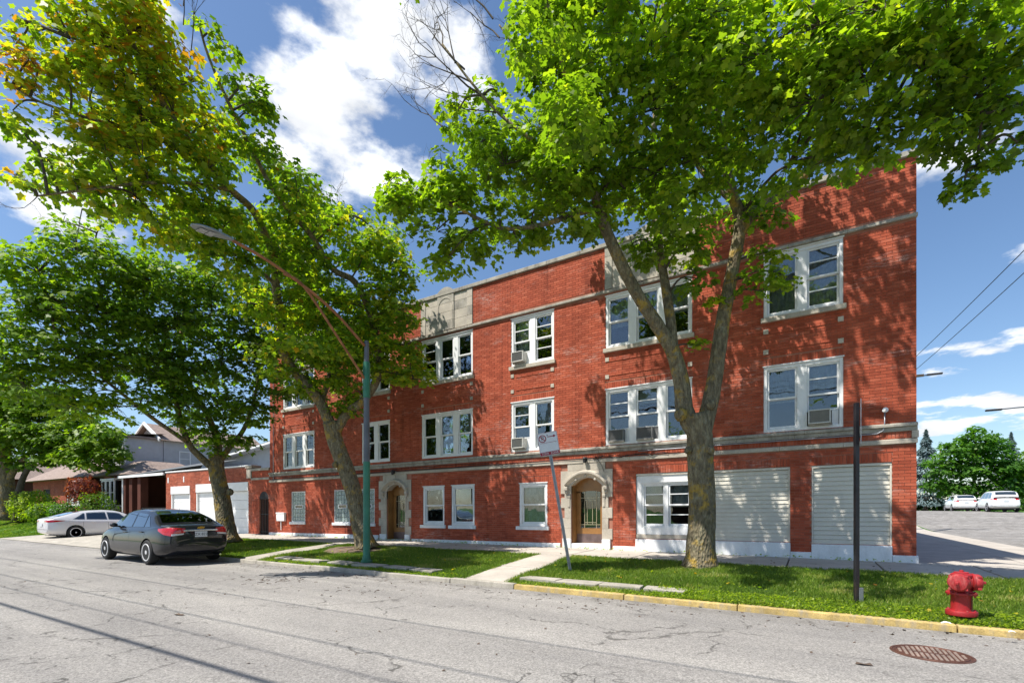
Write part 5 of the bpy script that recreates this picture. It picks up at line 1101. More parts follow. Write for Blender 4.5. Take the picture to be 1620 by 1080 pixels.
shrub('red leaved ornamental maple shrub in front of the white windows', (-37.9, 12.0, 2.3), .9, leafR, .13, 1700, name='red_maple_shrub', squash=.9)
shrub('dark evergreen shrub beneath the bay window brackets', (-36.6, 12.2, 1.25), .95, leafD, .1, 2400, squash=.95, tint=.2)
# trees beyond the cross street
base = Vector((16.2, 75, 1.2)); Zt = 55.7
limbsH = [([(16.2, 75, .9), (16.1, 75, 3), (16, 75, 5), (16, 75, 8)], .25, .1)]
bH = [B(1545, 700, Zt, 26, .1), B(1510, 715, Zt, 24, .1), B(1570, 715, Zt, 26, .1), B(1490, 740, Zt, 22), B(1530, 740, Zt, 28, .1), B(1575, 745, Zt, 28), B(1600, 735, Zt, 20), B(1478, 765, Zt, 14), B(1510, 770, Zt, 24), B(1550, 775, Zt, 24), B(1590, 770, Zt, 24), B(1545, 678, Zt, 10, .1), B(1565, 690, Zt, 10), B(1500, 700, Zt, 10), B(1522, 692, Zt, 9), B(1610, 760, Zt, 14), B(1585, 695, Zt, 7), B(1475, 730, Zt, 9), B(1606, 718, Zt, 8)]
t, n = tree('broadleaf_tree', 'rounded bright green tree across the cross street behind the white cars', base, limbsH, bH, .38, leafF, .3, 16, None, ncl=.8, outline=LSMALL, tintbase=.12); TOTAL += n
def conifer(label, x, y, z0, h, r):
    g = np.random.default_rng(5); t = thing('spruce_tree', label, 'tree', (x, y, z0)); m = MB(); m.tube([(x, y, z0), (x, y, z0+h)], [.22, .03], 8); m.build('trunk', barkd, t)
    n = 7000; hh = g.uniform(0, 1, n)**1.35; a = g.uniform(0, 6.28, n); lay = .75+.25*np.sin(hh*46)+.12*np.sin(a*7+hh*20); rr = r*(1-hh)*lay*g.uniform(.45, 1.05, n)**.5
    P = np.stack([x+rr*np.cos(a), y+rr*np.sin(a), z0+1+hh*(h-1)-.18*rr], 1); Nn = norm(np.stack([np.cos(a)*.5, np.sin(a)*.5, np.ones(n)], 1)+g.normal(0, .4, (n, 3))); T = np.stack([np.cos(a), np.sin(a), -.3+0*a], 1)
    mesh_from(leaf_arrays(P, T, Nn, .34*g.uniform(.6, 1.3, n), LSMALL*np.array([.5, 1.2])), 'crown', leafB, t, g.uniform(0, 1, n))
conifer('blue grey spruce just right of the building corner in the distance', 13.2, 84, 1.1, 10.6, 3.6)
conifer('farther small spruce behind the green tree at the right edge', 30, 118, 1.1, 13.5, 4)
base = Vector((24.5, 80, 1.2))
t, n = tree('broadleaf_tree', 'darker green tree at the right edge behind the bright green tree', base, [([(24.5, 80, .9), (24.5, 80, 4), (24.5, 80, 7)], .25, .1)], [B(1618, 745, 56, 22), B(1640, 730, 56, 28), B(1640, 770, 56, 28), B(1615, 775, 56, 14)], .38, leafD, .3, 16, None, ncl=.8, outline=LSMALL); TOTAL += n
hd = thing('hedge', 'clipped green hedge behind the white cars across the street', 'hedge', (14, 88, 1.0))
g = np.random.default_rng(3); n = 5000; P = np.stack([g.uniform(6, 26, n), 86+g.uniform(-.8, .8, n), 1.0+g.uniform(0, 1.5, n)], 1); mesh_from(leaf_arrays(P, g.normal(size=(n, 3)), norm(g.normal(size=(n, 3))+np.array([0, -.6, .6])), np.full(n, .3), LSMALL), 'foliage', leafF, hd, g.uniform(.1, .6, n))
# trees across the street behind the camera: the windows mirror them
for i, (x, y, z, r) in enumerate(((-19, -17, 7.5, 4.6), (-8, -18, 8, 4.8), (3, -17, 7, 4.4), (14, -15, 8, 4.6), (-31, -17, 8, 4.8))):
    bl = [((x+a, y+b_, z+c), rr, 0., .5) for a, b_, c, rr in ((0, 0, 0, r*.6), (r*.6, 0, -.4, r*.45), (-r*.6, .3, -.3, r*.45), (.3, .3, r*.55, r*.45), (0, -r*.5, 0, r*.45), (r*.4, .2, r*.5, r*.3), (-r*.4, 0, r*.6, r*.3))]
    tree('maple_tree', ['maple across the street opposite the left triple windows', 'maple across the street opposite the right hand entrance', 'maple across the street opposite the two boarded openings', 'maple across the street opposite the hydrant corner', 'maple across the street opposite the garages'][i],
         Vector((x, y, -.3)), [([(x, y, -.4), (x+.1, y, 2), (x, y, z)], .3, .15)], bl, .4, leafG, .3, 12, 'maples across the street', ncl=.12, outline=LSMALL)
ho = thing('house', 'brick house across the street seen only in window reflections', 'house', (-2, -24, 0)); m = MB(); m.box(-12, 8, -32, -24, -.3, 5.5); m.build('wall', brickD, ho); m = MB(); hip(m, -12.5, 8.5, -32.5, -23.5, 5.5, 8, 3.5); m.build('roof', shingle, ho)
print('leaves', TOTAL)

# ------------------------------------------------------------------ grass
def grass(name, x0, x1, y0, y1, n, zf, h0, h1, w, avoid=None, par=None, mask=None, wide=1):
    g = np.random.default_rng(int(abs(x0*10))+n); x = g.uniform(x0, x1, n); y = g.uniform(y0, y1, n)
    if mask is not None: k = mask(x, y, g); x, y = x[k], y[k]
    n = len(x); z = zf(x, y)-.01; a = g.uniform(0, 6.28, n); h = g.uniform(h0, h1, n)*(1+.35*np.sin(x*2.3)*np.sin(y*3.1)); lean = g.uniform(.1, .8, n)*h; la = g.uniform(0, 6.28, n)
    dx, dy = np.cos(a)*w/2, np.sin(a)*w/2; ex, ey = np.cos(la)*lean, np.sin(la)*lean
    V = np.stack([np.stack([x-dx, y-dy, z], 1), np.stack([x+dx, y+dy, z], 1), np.stack([x+dx*.7+ex*.4, y+dy*.7+ey*.4, z+h*.6], 1), np.stack([x+ex, y+ey, z+h], 1), np.stack([x-dx*.7+ex*.4, y-dy*.7+ey*.4, z+h*.6], 1)], 1)
    o = mesh_from(V, name, blade, None, np.clip(g.normal(.45, .2, n)+.16*np.sin(x*1.1+y*.7)*np.sin(x*.37-y*1.9)+.3*(np.sin(x*2.1+2*np.sin(y*1.7))*np.sin(y*2.9+x) > .8), .01, .99)); return o
def gm(x, y, g):
    bare = (np.hypot(x-base_tM[0]+.3, (y-base_tM[1]+.25)*1.3) < .95) & (g.random(len(x)) < .93)
    bare |= (np.hypot(x+2.0, y-10.6) < .36)
    path = np.zeros(len(x), bool)
    for a, b_ in PATHS: path |= (x > a+.05) & (x < b_-.05)
    strip = (y > 8.2) & (y < 8.48) & (((x > -12.6) & (x < -6.9)) | ((x > -4.7) & (x < -1.8))) & (g.random(len(x)) < .93)
    thin = (np.sin(x*3.7+1)*np.sin(y*4.1+x) > .72) & (g.random(len(x)) < .6)
    return ~(bare | path | strip | thin)
base_tM = at(578, 868, 14.75)
G = [tag(grass('grass', -5.0, 4.6, KY+.12, 11.14, 150000, parkz, .035, .085, .009, mask=gm), 'mown green parkway grass round the red hydrant and the forked maple', 'grass'),
     tag(grass('grass', -13.1, -5.0, KY+.12, 11.14, 85000, parkz, .035, .075, .013, mask=gm), 'bright green parkway grass around the green lamp post', 'grass'),
     tag(grass('grass', -22.5, -13.9, KY+.12, 11.14, 45000, parkz, .035, .07, .018, mask=gm), 'shaded parkway grass beside the dark sedan and left maple', 'grass'),
     tag(grass('grass', -60, -35.4, 7.98, 14.0, 50000, lambda x, y: base_z(x, y)+.01, .05, .10, .05), 'sunny lawn left of the silver car', 'grass'),
     tag(grass('grass', -90, -60, 7.98, 14.0, 9000, lambda x, y: base_z(x, y)+.01, .06, .12, .12), 'lawn farthest left along the street', 'grass')]
for o in G: o['kind'] = 'stuff'
# broad leaved weeds at the kerb edge and round the hydrant
def weeds(x0, x1, y0, y1, n, s, label, zf=parkz, lift=.035):
    g = np.random.default_rng(n); x = g.uniform(x0, x1, n); y = g.uniform(y0, y1, n); P = np.stack([x, y, zf(x, y)+g.uniform(.01, lift, n)], 1)
    o = mesh_from(leaf_arrays(P, g.normal(size=(n, 3)), norm(np.array([0, 0, 1.])+g.normal(0, .45, (n, 3))), s*g.uniform(.5, 1.2, n), LSMALL), 'weeds', leafG, None, np.clip(g.normal(.6, .15, n), .01, .99)); tag(o, label, 'weeds'); return o
weeds(-2.2, 4.5, KY+.10, 8.5, 9000, .032, 'clover and low weeds spilling along the yellow kerb below the hydrant', lift=.06)
weeds(-4.7, -2.0, KY+.10, 8.22, 1500, .03, 'weeds between the yellow kerb and the broken concrete strip')
weeds(-12.6, -6.2, KY+.10, 8.22, 2600, .035, 'weeds along the grey kerb by the green lamp post')
weeds(-20.5, 1.9, YW-.14, YW-.07, 500, .05, 'small weeds along the foot of the white foundation', zf=lambda x, y: 0*x-.02, lift=.08)
m = MB(); g = np.random.default_rng(2); bt = base_tM
ring = [(bt.x-.3+1.0*math.cos(a)*(1+.15*math.sin(3*a)), bt.y-.25+.72*math.sin(a), 0) for a in np.linspace(0, 6.283, 29)[:-1]]
m.v = [(x, y, float(parkz(x, y))+.022) for x, y, _ in ring]+[(bt.x-.3, bt.y-.25, float(parkz(bt.x, bt.y))+.05)]; m.f = [(i, (i+1) % 28, 28) for i in range(28)]; m.m = [0]*28; struct(m.build('bare_earth', soil))
# ------------------------------------------------------------------ street furniture
# street lamp: green below, grey above, two rusty stays carrying the arm over the road
lp = at(580, 892, 12.1); lp = Vector((lp.x, lp.y, -.17))
lamp = thing('street_lamp', '', 'street lamp', lp)
lamp['label'] = 'street lamp post green below and grey above, with rusty double arm'
def lz(v): return 1.12+(806-v)/775*12.1
m = MB(); m.lathe([(.14, 0), (.14, .04), (.105, .06), (.10, .12), (.088, .16), (.084, lz(730)+.17)], lp, 'Z', 20); m.build('lower_pole', green, lamp, smooth='auto')
m = MB(); m.lathe([(.078, lz(730)+.172), (.070, lz(632)+.17), (.058, lz(545)+.17), (.05, lz(540)+.18), (0, lz(540)+.19)], lp, 'Z', 20); m.build('upper_pole', greyp, lamp, smooth='auto')
m = MB(); m.lathe([(.082, lz(640)), (.088, lz(636)), (.088, lz(588)), (.082, lz(584))], (lp.x, lp.y, .17), 'Z', 20); m.build('clamp', green, lamp, smooth='auto')
tip = at(368, 380, 10.4); mid = at(480, 452, 11.2)
m = MB(); a = Vector((lp.x, lp.y-.06, lz(548))); c = catmull([a, a.lerp(mid, .5)+Vector((0, 0, .10)), mid, mid.lerp(tip, .55)+Vector((0, 0, .05)), tip], 5); m.tube([tuple(q) for q in c], list(np.linspace(.032, .034, len(c))), 10); m.build('arm', rust, lamp, smooth=True)
m = MB(); a = Vector((lp.x, lp.y-.06, lz(600))); c = catmull([a, a.lerp(mid, .5)+Vector((0, 0, .02)), mid, mid.lerp(tip, .3)+Vector((0, 0, -.01))], 5); m.tube([tuple(q) for q in c], .030, 10); m.build('stay', rust, lamp, smooth=True)
hd_ = at(306, 357, 9.75); d = (hd_-tip); L_ = d.length; dn = d.normalized(); sd_ = dn.cross(Vector((0, 0, 1))).normalized(); upv = sd_.cross(dn)
prof = [(0, .05, .045), (.08, .055, .06), (.25, .085, .07), (.45, .135, .075), (.7, .15, .07), (.88, .13, .05), (1, .06, .025)]
m = MB(); V = []
for s, w, h in prof:
    c = tip+dn*(s*L_*1.05)
    for k in range(12):
        th = 2*math.pi*k/12; vz = math.sin(th)*h; V.append(tuple(c+sd_*(math.cos(th)*w)+upv*(vz if vz > 0 else vz*.45)))
F = [(i*12+k, i*12+(k+1) % 12, (i+1)*12+(k+1) % 12, (i+1)*12+k) for i in range(6) for k in range(12)]+[tuple(range(11, -1, -1)), tuple(72+k for k in range(12))]
m.add(V, F); hh = m.build('lamp_head', alum, lamp, smooth='auto')
m = MB()
for s0, s1, w in ((.50, .67, .11), (.70, .90, .10)):
    c0 = tip+dn*(s0*L_)-upv*.042; c1 = tip+dn*(s1*L_)-upv*.042; m.quad(c0-sd_*w, c0+sd_*w, c1+sd_*w, c1-sd_*w); 
m.build('diffuser', clearlens, hh)
m = MB(); cc = tip+dn*(.32*L_)+upv*.07; m.lathe([(.03, 0), (.035, .05), (0, .06)], cc, 'Z', 10); m.build('photocell', alum, hh)

# leaning no parking sign
b0 = at(903, 911, 10.1); b0 = Vector((b0.x, b0.y, -.2)); top = at(865, 686, 10.02)
sg = thing('parking_sign', 'leaning no parking tow zone sign on a thin grey post by the walk', 'sign', b0)
ax = (top-b0).normalized(); camdir = (Vector((0, 0, 1.12))-top); camdir.z = 0; camdir.normalize(); fx = camdir
rt = Vector((0, 0, 1)).cross(fx).normalized()           # to the right as the reader sees it
rt = (rt-ax*rt.dot(ax)).normalized(); nrm_ = rt.cross(ax).normalized()
m = MB(); m.add([tuple(p+rt*a+nrm_*b_) for p in (b0, top-ax*.02) for a, b_ in ((-.032, -.012), (-.032, .012), (-.012, .012), (-.010, -.004), (.010, -.004), (.012, .012), (.032, .012), (.032, -.012))],
      [(i, (i+1) % 8, (i+1) % 8+8, i+8) for i in range(8)]+[tuple(range(7, -1, -1)), tuple(range(8, 16))]); m.build('post', galv, sg)
sgc = top-ax*.205+nrm_*.03
MS = Matrix((rt, ax, nrm_)).transposed().to_4x4(); MS.translation = sgc-b0
plate = bpy.data.objects.new('sign_plate', None)
def rrect(w, h, r, n=4):
    out = []
    for cx, cy, a0 in ((w-r, h-r, 0), (-w+r, h-r, 90), (-w+r, -h+r, 180), (w-r, -h+r, 270)):
        for k in range(n+1): a = R(a0+90*k/n); out.append((cx+r*math.cos(a), cy+r*math.sin(a)))
    return out
def flat(name, poly, z, mat, par, th=.002, M=None):
    me = bpy.data.meshes.new(name); n = len(poly); me.from_pydata([(x, y, z) for x, y in poly]+[(x, y, z-th) for x, y in poly], [], [tuple(range(n)), tuple(range(2*n-1, n-1, -1))]+[(i, i+n, (i+1) % n+n, (i+1) % n) for i in range(n)])
    me.materials.append(mat); o = bpy.data.objects.new(name, me); COL.objects.link(o); o.parent = par
    if M is not None: o.matrix_local = M
    return o
SWd, SH = .205, .235
plate = flat('sign_plate', rrect(SWd, SH, .02), .0, signw, sg, .003, MS)
red_b = flat('red_band', [(-SWd+.004, -SH+.006), (SWd-.004, -SH+.006), (SWd-.004, -SH+.075), (-SWd+.004, -SH+.075)], .0022, signr, plate, .002)
edge = MB(); rr = rrect(SWd-.006, SH-.006, .016)
for i in range(len(rr)):
    (x0, y0), (x1, y1) = rr[i], rr[(i+1) % len(rr)]; edge.add([(x0, y0, .0016), (x1, y1, .0016), (x1*.975, y1*.978, .0016), (x0*.975, y0*.978, .0016)], [(0, 1, 2, 3)])
edge.build('border', signr, plate, world=False)
textobj('TOW', .060, (-.095, -SH+.040, .003), (0, 0, 0), signw, plate, depth=.0006); textobj('ZONE', .060, (.095, -SH+.040, .003), (0, 0, 0), signw, plate, depth=.0006)
ring = MB(); n = 28; cx, cy = -.105, .115
V = []; 
for k in range(n):
    a = 2*math.pi*k/n; V += [(cx+.078*math.cos(a), cy+.078*math.sin(a), .002), (cx+.060*math.cos(a), cy+.060*math.sin(a), .002)]
ring.add(V, [(2*k, 2*((k+1) % n), 2*((k+1) % n)+1, 2*k+1) for k in range(n)])
ring.add([(cx-.052, cy+.040, .0034), (cx-.040, cy+.052, .0034), (cx+.052, cy-.040, .0034), (cx+.040, cy-.052, .0034)], [(0, 3, 2, 1)]); ring.build('prohibition_ring', signr, plate, world=False)
textobj('P', .115, (cx, cy, .0028), (0, 0, 0), wire, plate, name='lettering', depth=.0004)
ar = MB(); ar.add([(.0, .132, .0022), (.125, .132, .0022), (.125, .148, .0022), (0, .148, .0022), (.12, .112, .0022), (.175, .140, .0022), (.12, .168, .0022)], [(0, 1, 2, 3), (4, 5, 6)]); ar.add([(-.17, .022, .0022), (.17, .022, .0022), (.17, .028, .0022), (-.17, .028, .0022)], [(0, 1, 2, 3)]); ar.build('arrow', signr, plate, world=False)
m = MB(); m.lathe([(0, -.02), (.012, -.018), (.012, 0), (0, .004)], (0, .17, .004), 'Z', 8); m.lathe([(0, -.01), (.022, -.01), (.02, .01), (0, .02)], (-.02, SH+.01, -.01), 'Z', 8); m.build('bolt', black, plate, world=False)

# black square post with a sign seen edge on
pb0 = at(1355, 948, 6.94); pb0 = Vector((pb0.x, pb0.y, -.22))
ps = thing('sign_post', 'rusty black square post with edge on sign plate in the grass left of the hydrant', 'post', pb0)
ptop = 1.12+(806-637)/775*6.94
rtc = Vector((.8547, .5191, 0)); fw = Vector((-.5191, .8547, 0))
m = MB(); m.obox(pb0+Vector((0, 0, (ptop-pb0.z)/2)), rtc*.027, fw*.027, Vector((0, 0, (ptop-pb0.z)/2))); m.build('post', pm('chipped_black_paint', (.016, .016, .020), .4, .4, 7, .3, dirt=.35, dirtcol=(.10, .05, .03), bmp=.3), ps, bevel=.004)
m = MB(); m.obox(pb0+Vector((0, 0, .12))+rtc*.05, rtc*.03, fw*.03, Vector((0, 0, .12))); m.build('base_sleeve', galv, ps, bevel=.003)
m = MB(); e_ = (Vector((0, 0, 1.12))-pb0); e_.z = 0; e_.normalize(); pn = e_.cross(Vector((0, 0, 1))); c = pb0+rtc*.062; c.z = ptop-.29
m.obox(c, e_*.22, pn*.0035, Vector((0, 0, .31))); m.build('sign_plate', galv, ps, bevel=.002)
m = MB(); m.obox(pb0+rtc*.045+Vector((0, 0, ptop-pb0.z-.08)), rtc*.02, fw*.01, Vector((0, 0, .012))); m.obox(pb0+rtc*.045+Vector((0, 0, ptop-pb0.z-.48)), rtc*.02, fw*.01, Vector((0, 0, .012))); m.build('bracket', galv, ps)

# fire hydrant
hb = at(1521, 966, 6.15); hb = Vector((hb.x, hb.y, -.165))
hy = thing('fire_hydrant', 'squat red fire hydrant with two big capped outlets and a hanging chain', 'fire hydrant', hb)
m = MB(); m.lathe([(.0, -.03), (.155, -.03), (.158, .012), (.150, .028), (.108, .032), (.104, .05), (.104, .205), (.110, .225)], hb, 'Z', 32); m.build('lower_barrel', redp, hy, smooth='auto')
m = MB(); m.lathe([(.110, .222), (.150, .226), (.154, .238), (.150, .254), (.118, .262), (.095, .29), (.088, .34), (.092, .39), (.105, .425), (.112, .45), (.108, .475), (.085, .49), (.075, .494), (.072, .506), (.05, .508), (.022, .51), (.02, .53), (0, .532)], hb, 'Z', 32); m.build('bonnet', redp, hy, smooth='auto')
m = MB()
for k in range(8):
    a = 2*math.pi*k/8+.2; p = hb+Vector((.134*math.cos(a), .134*math.sin(a), 0))
    for z in (.03, .254): m.lathe([(0, 0), (.013, 0), (.013, .012), (0, .013)], p+Vector((0, 0, z)), 'Z', 6)
    m.lathe([(.010, -.02), (.010, 0)], p+Vector((0, 0, .226)), 'Z', 6)
m.build('flange_bolts', redp2, hy, kind='stuff')
def outlet(dirv, r, L0, name):
    d = Vector(dirv).normalized(); q = MB(); n = 24; zc = hb+Vector((0, 0, .385)); a = d.cross(Vector((0, 0, 1))).normalized(); b_ = a.cross(d)
    def ringp(rr, t): return [tuple(zc+d*t+a*(rr*math.cos(2*math.pi*k/n))+b_*(rr*math.sin(2*math.pi*k/n))) for k in range(n)]
    def loft(pr):
        V = [p for rr, t in pr for p in ringp(rr, t)]; F = [(i*n+k, i*n+(k+1) % n, (i+1)*n+(k+1) % n, (i+1)*n+k) for i in range(len(pr)-1) for k in range(n)]+[tuple(range(n-1, -1, -1)), tuple((len(pr)-1)*n+k for k in range(n))]; return V, F
    q.add(*loft([(r*.95, .02), (r*.95, L0*.55), (r*1.12, L0*.6), (r*1.12, L0*.72), (r*.9, L0*.74)])); o = q.build(name, redp, hy, smooth='auto')
    q = MB(); q.add(*loft([(r*1.02, L0*.74), (r*1.05, L0*.78), (r*1.02, L0*1.05), (r*.86, L0*1.2), (r*.4, L0*1.28), (r*.3, L0*1.3)])); cp = q.build('cap', redp2, o, smooth='auto')
    q = MB(); e = zc+d*(L0*1.3+.012); q.obox(e, a*.016, b_*.016, d*.018); q.build('nut', redp2, cp, bevel=.004)
    q = MB()
    for k in range(4): th = math.pi/4+k*math.pi/2; cpt = zc+d*(L0*.98)+a*(r*1.05*math.cos(th))+b_*(r*1.05*math.sin(th)); q.obox(cpt, a*.014, b_*.014, d*.02)
    q.build('lugs', redp2, cp, bevel=.004, kind='stuff')
cr_ = Vector((.8547, .5191, 0)); cf_ = Vector((-.5191, .8547, 0))
outlet(cr_*(-.80)+cf_*(-.62), .105, .165, 'left_outlet'.replace('left_', 'pumper_')); outlet(cr_*.90+cf_*(-.46), .098, .155, 'hose_outlet')
m = MB(); fr = hb-cf_*.108+cr_*.03
for i in range(15):
    c = fr+Vector((0, 0, .215-.0145*i))-cf_*(.0 if i < 14 else .01); ring = [tuple(c+(cr_ if i % 2 else cf_)*(.0055*math.cos(t))+Vector((0, 0, .0095*math.sin(t)))) for t in np.linspace(0, 6.283, 9)]; m.tube(ring, .0022, 4, cap=False)
for i in range(9):
    t = i/8; c = (hb-cf_*.15+cr_*(-.07+.10*t)+Vector((0, 0, .275-.035*math.sin(t*3.14)-.02*t))); m.lathe([(0, -.006), (.006, 0), (0, .006)], c, 'Z', 6)
m.build('chain', castiron, hy)

# manhole cover
mc = at(1473, 1031, 1.12-(-.335)) if False else None
Zm = 775*1.44/(1031-806); Xm = (1473-810)/775*Zm; mx_, my_ = .8547*Xm-.5191*Zm, .5191*Xm+.8547*Zm; mz_ = float(ROAD+.045*(1-((my_+.6)/8.4)**2))
mh = thing('manhole_cover', 'round rusty brown manhole cover set in the road near the hydrant', 'manhole cover', (mx_, my_, mz_))
mr = .335
m = MB(); m.lathe([(0, -.02), (mr, -.02), (mr, .006), (mr-.022, .008), (mr-.026, .002), (mr-.04, .002), (mr-.044, .009), (mr-.05, .009), (mr-.055, .004), (0, .004)], (mx_, my_, mz_), 'Z', 48); m.build('frame_and_lid', castiron, mh, smooth='auto')
m = MB(); st = .042
for i in range(-7, 8):
    for j in range(-7, 8):
        px_, py_ = i*st, j*st*1.1
        if math.hypot(px_, py_) < mr-.075 and not (abs(py_) < .03 and abs(px_) < .16): m.box(mx_+px_-.011, mx_+px_+.011, my_+py_-.012, my_+py_+.012, mz_+.003, mz_+.012)
m.build('tread_studs', pm('worn_iron_stud', (.42, .33, .27), .45, .3, 10, .2, metal=.4), mh, kind='stuff')

# ------------------------------------------------------------------ poles and cables
def pole(name, label, x, y, z0, h, r=.15, mat=None):
    t = thing(name, label, 'utility pole', (x, y, z0)); m = MB(); m.tube([(x, y, z0-.3), (x, y, z0+h)], [r, r*.75], 12); m.build('shaft', mat or barkd, t, smooth='auto'); return t
up1 = pole('utility_pole', 'utility pole hidden behind the building whose lamp arm sticks out past the corner', 4.55, 37, -.1, 9.6)
m = MB(); m.box(3.4, 5.7, 36.85, 36.98, 8.9, 9.03); m.build('crossarm', barkd, up1)
m = MB(); m.tube([(4.55, 37, 8.6), (5.3, 37, 8.95), (6.1, 37, 8.98)], .035, 8); m.obox((6.2, 37, 8.98), (.35, 0, 0), (0, .10, 0), (0, 0, .04)); m.build('lamp_arm', black, up1)
up2 = pole('utility_pole', 'utility pole out of frame on the corner to the right', 7.3, -2.0, -.35, 9.9)
def cable(a, b_, s, r, label, n=24, par=None):
    a, b_ = Vector(a), Vector(b_); pts = []
    for i in range(n+1): t = i/n; p = a.lerp(b_, t); p.z -= s*4*t*(1-t); pts.append(tuple(p))
    m = MB(); m.tube(pts, r, 6); o = m.build('overhead_cable', wire, None); tag(o, label, 'cable')
cable((4.3, 37, 9.05), (7.15, -1.9, 9.5), .35, .013, 'upper of the two thin overhead cables right of the building')
cable((4.8, 37, 8.85), (7.5, -1.9, 9.25), .35, .013, 'lower of the two thin overhead cables right of the building')
up3 = pole('utility_pole', 'utility pole down the street behind the camera to the left', -44, -2.2, -.35, 9)
cable((-44, -1.35, 6.9), (7.3, -.8, 6.9), .12, .032, 'thick cable bundle overhead behind the camera that shades the road')
cable((-44, 1.05, 7.0), (7.3, 1.35, 7.0), .12, .012, 'thin overhead cable above the far lane')
cable((-44, -.15, 7.0), (7.3, .15, 7.0), .12, .012, 'thin overhead cable above the middle of the road')
cable((-44, -.75, 7.0), (7.3, -.35, 7.0), .12, .010, 'thin overhead cable next to the thick bundle')
# lamp arm and small sign in the distance
sl_ = thing('street_lamp', 'distant street lamp whose thin curved arm enters from the right edge', 'street lamp', (15.0, 46, .2))
m = MB(); m.tube([(15.0, 46, .0), (15.0, 46, 6.6)], [.1, .07], 10); m.build('pole', greyp, sl_)
m = MB(); c = catmull([(15., 46, 6.6), (14.0, 45.9, 7.5), (12.6, 45.8, 7.95), (11.1, 45.7, 7.95)], 5); m.tube([tuple(q) for q in c], .045, 8); m.build('arm', greyp, sl_)
m = MB(); m.obox((10.75, 45.7, 7.93), (.42, 0, 0), (0, .12, 0), (0, 0, .06)); m.build('lamp_head', black, sl_, bevel=.03)
fs = thing('sign_post', 'tall thin post with a small white sign across the cross street', 'sign', (15, 86, 1.0))
m = MB(); m.tube([(15, 86, .9), (15, 86, 9.7)], [.13, .08], 8); m.build('post', pm('weathered_wood', (.22, .16, .09), .9, .2, 4), fs)
m = MB(); m.box(14.1, 15.9, 85.78, 85.82, 3.3, 4.6); pl_ = m.build('sign_plate', white, fs); m = MB(); m.box(14.5, 15.5, 85.76, 85.778, 3.85, 4.1); m.build('arrow_mark', black, pl_)

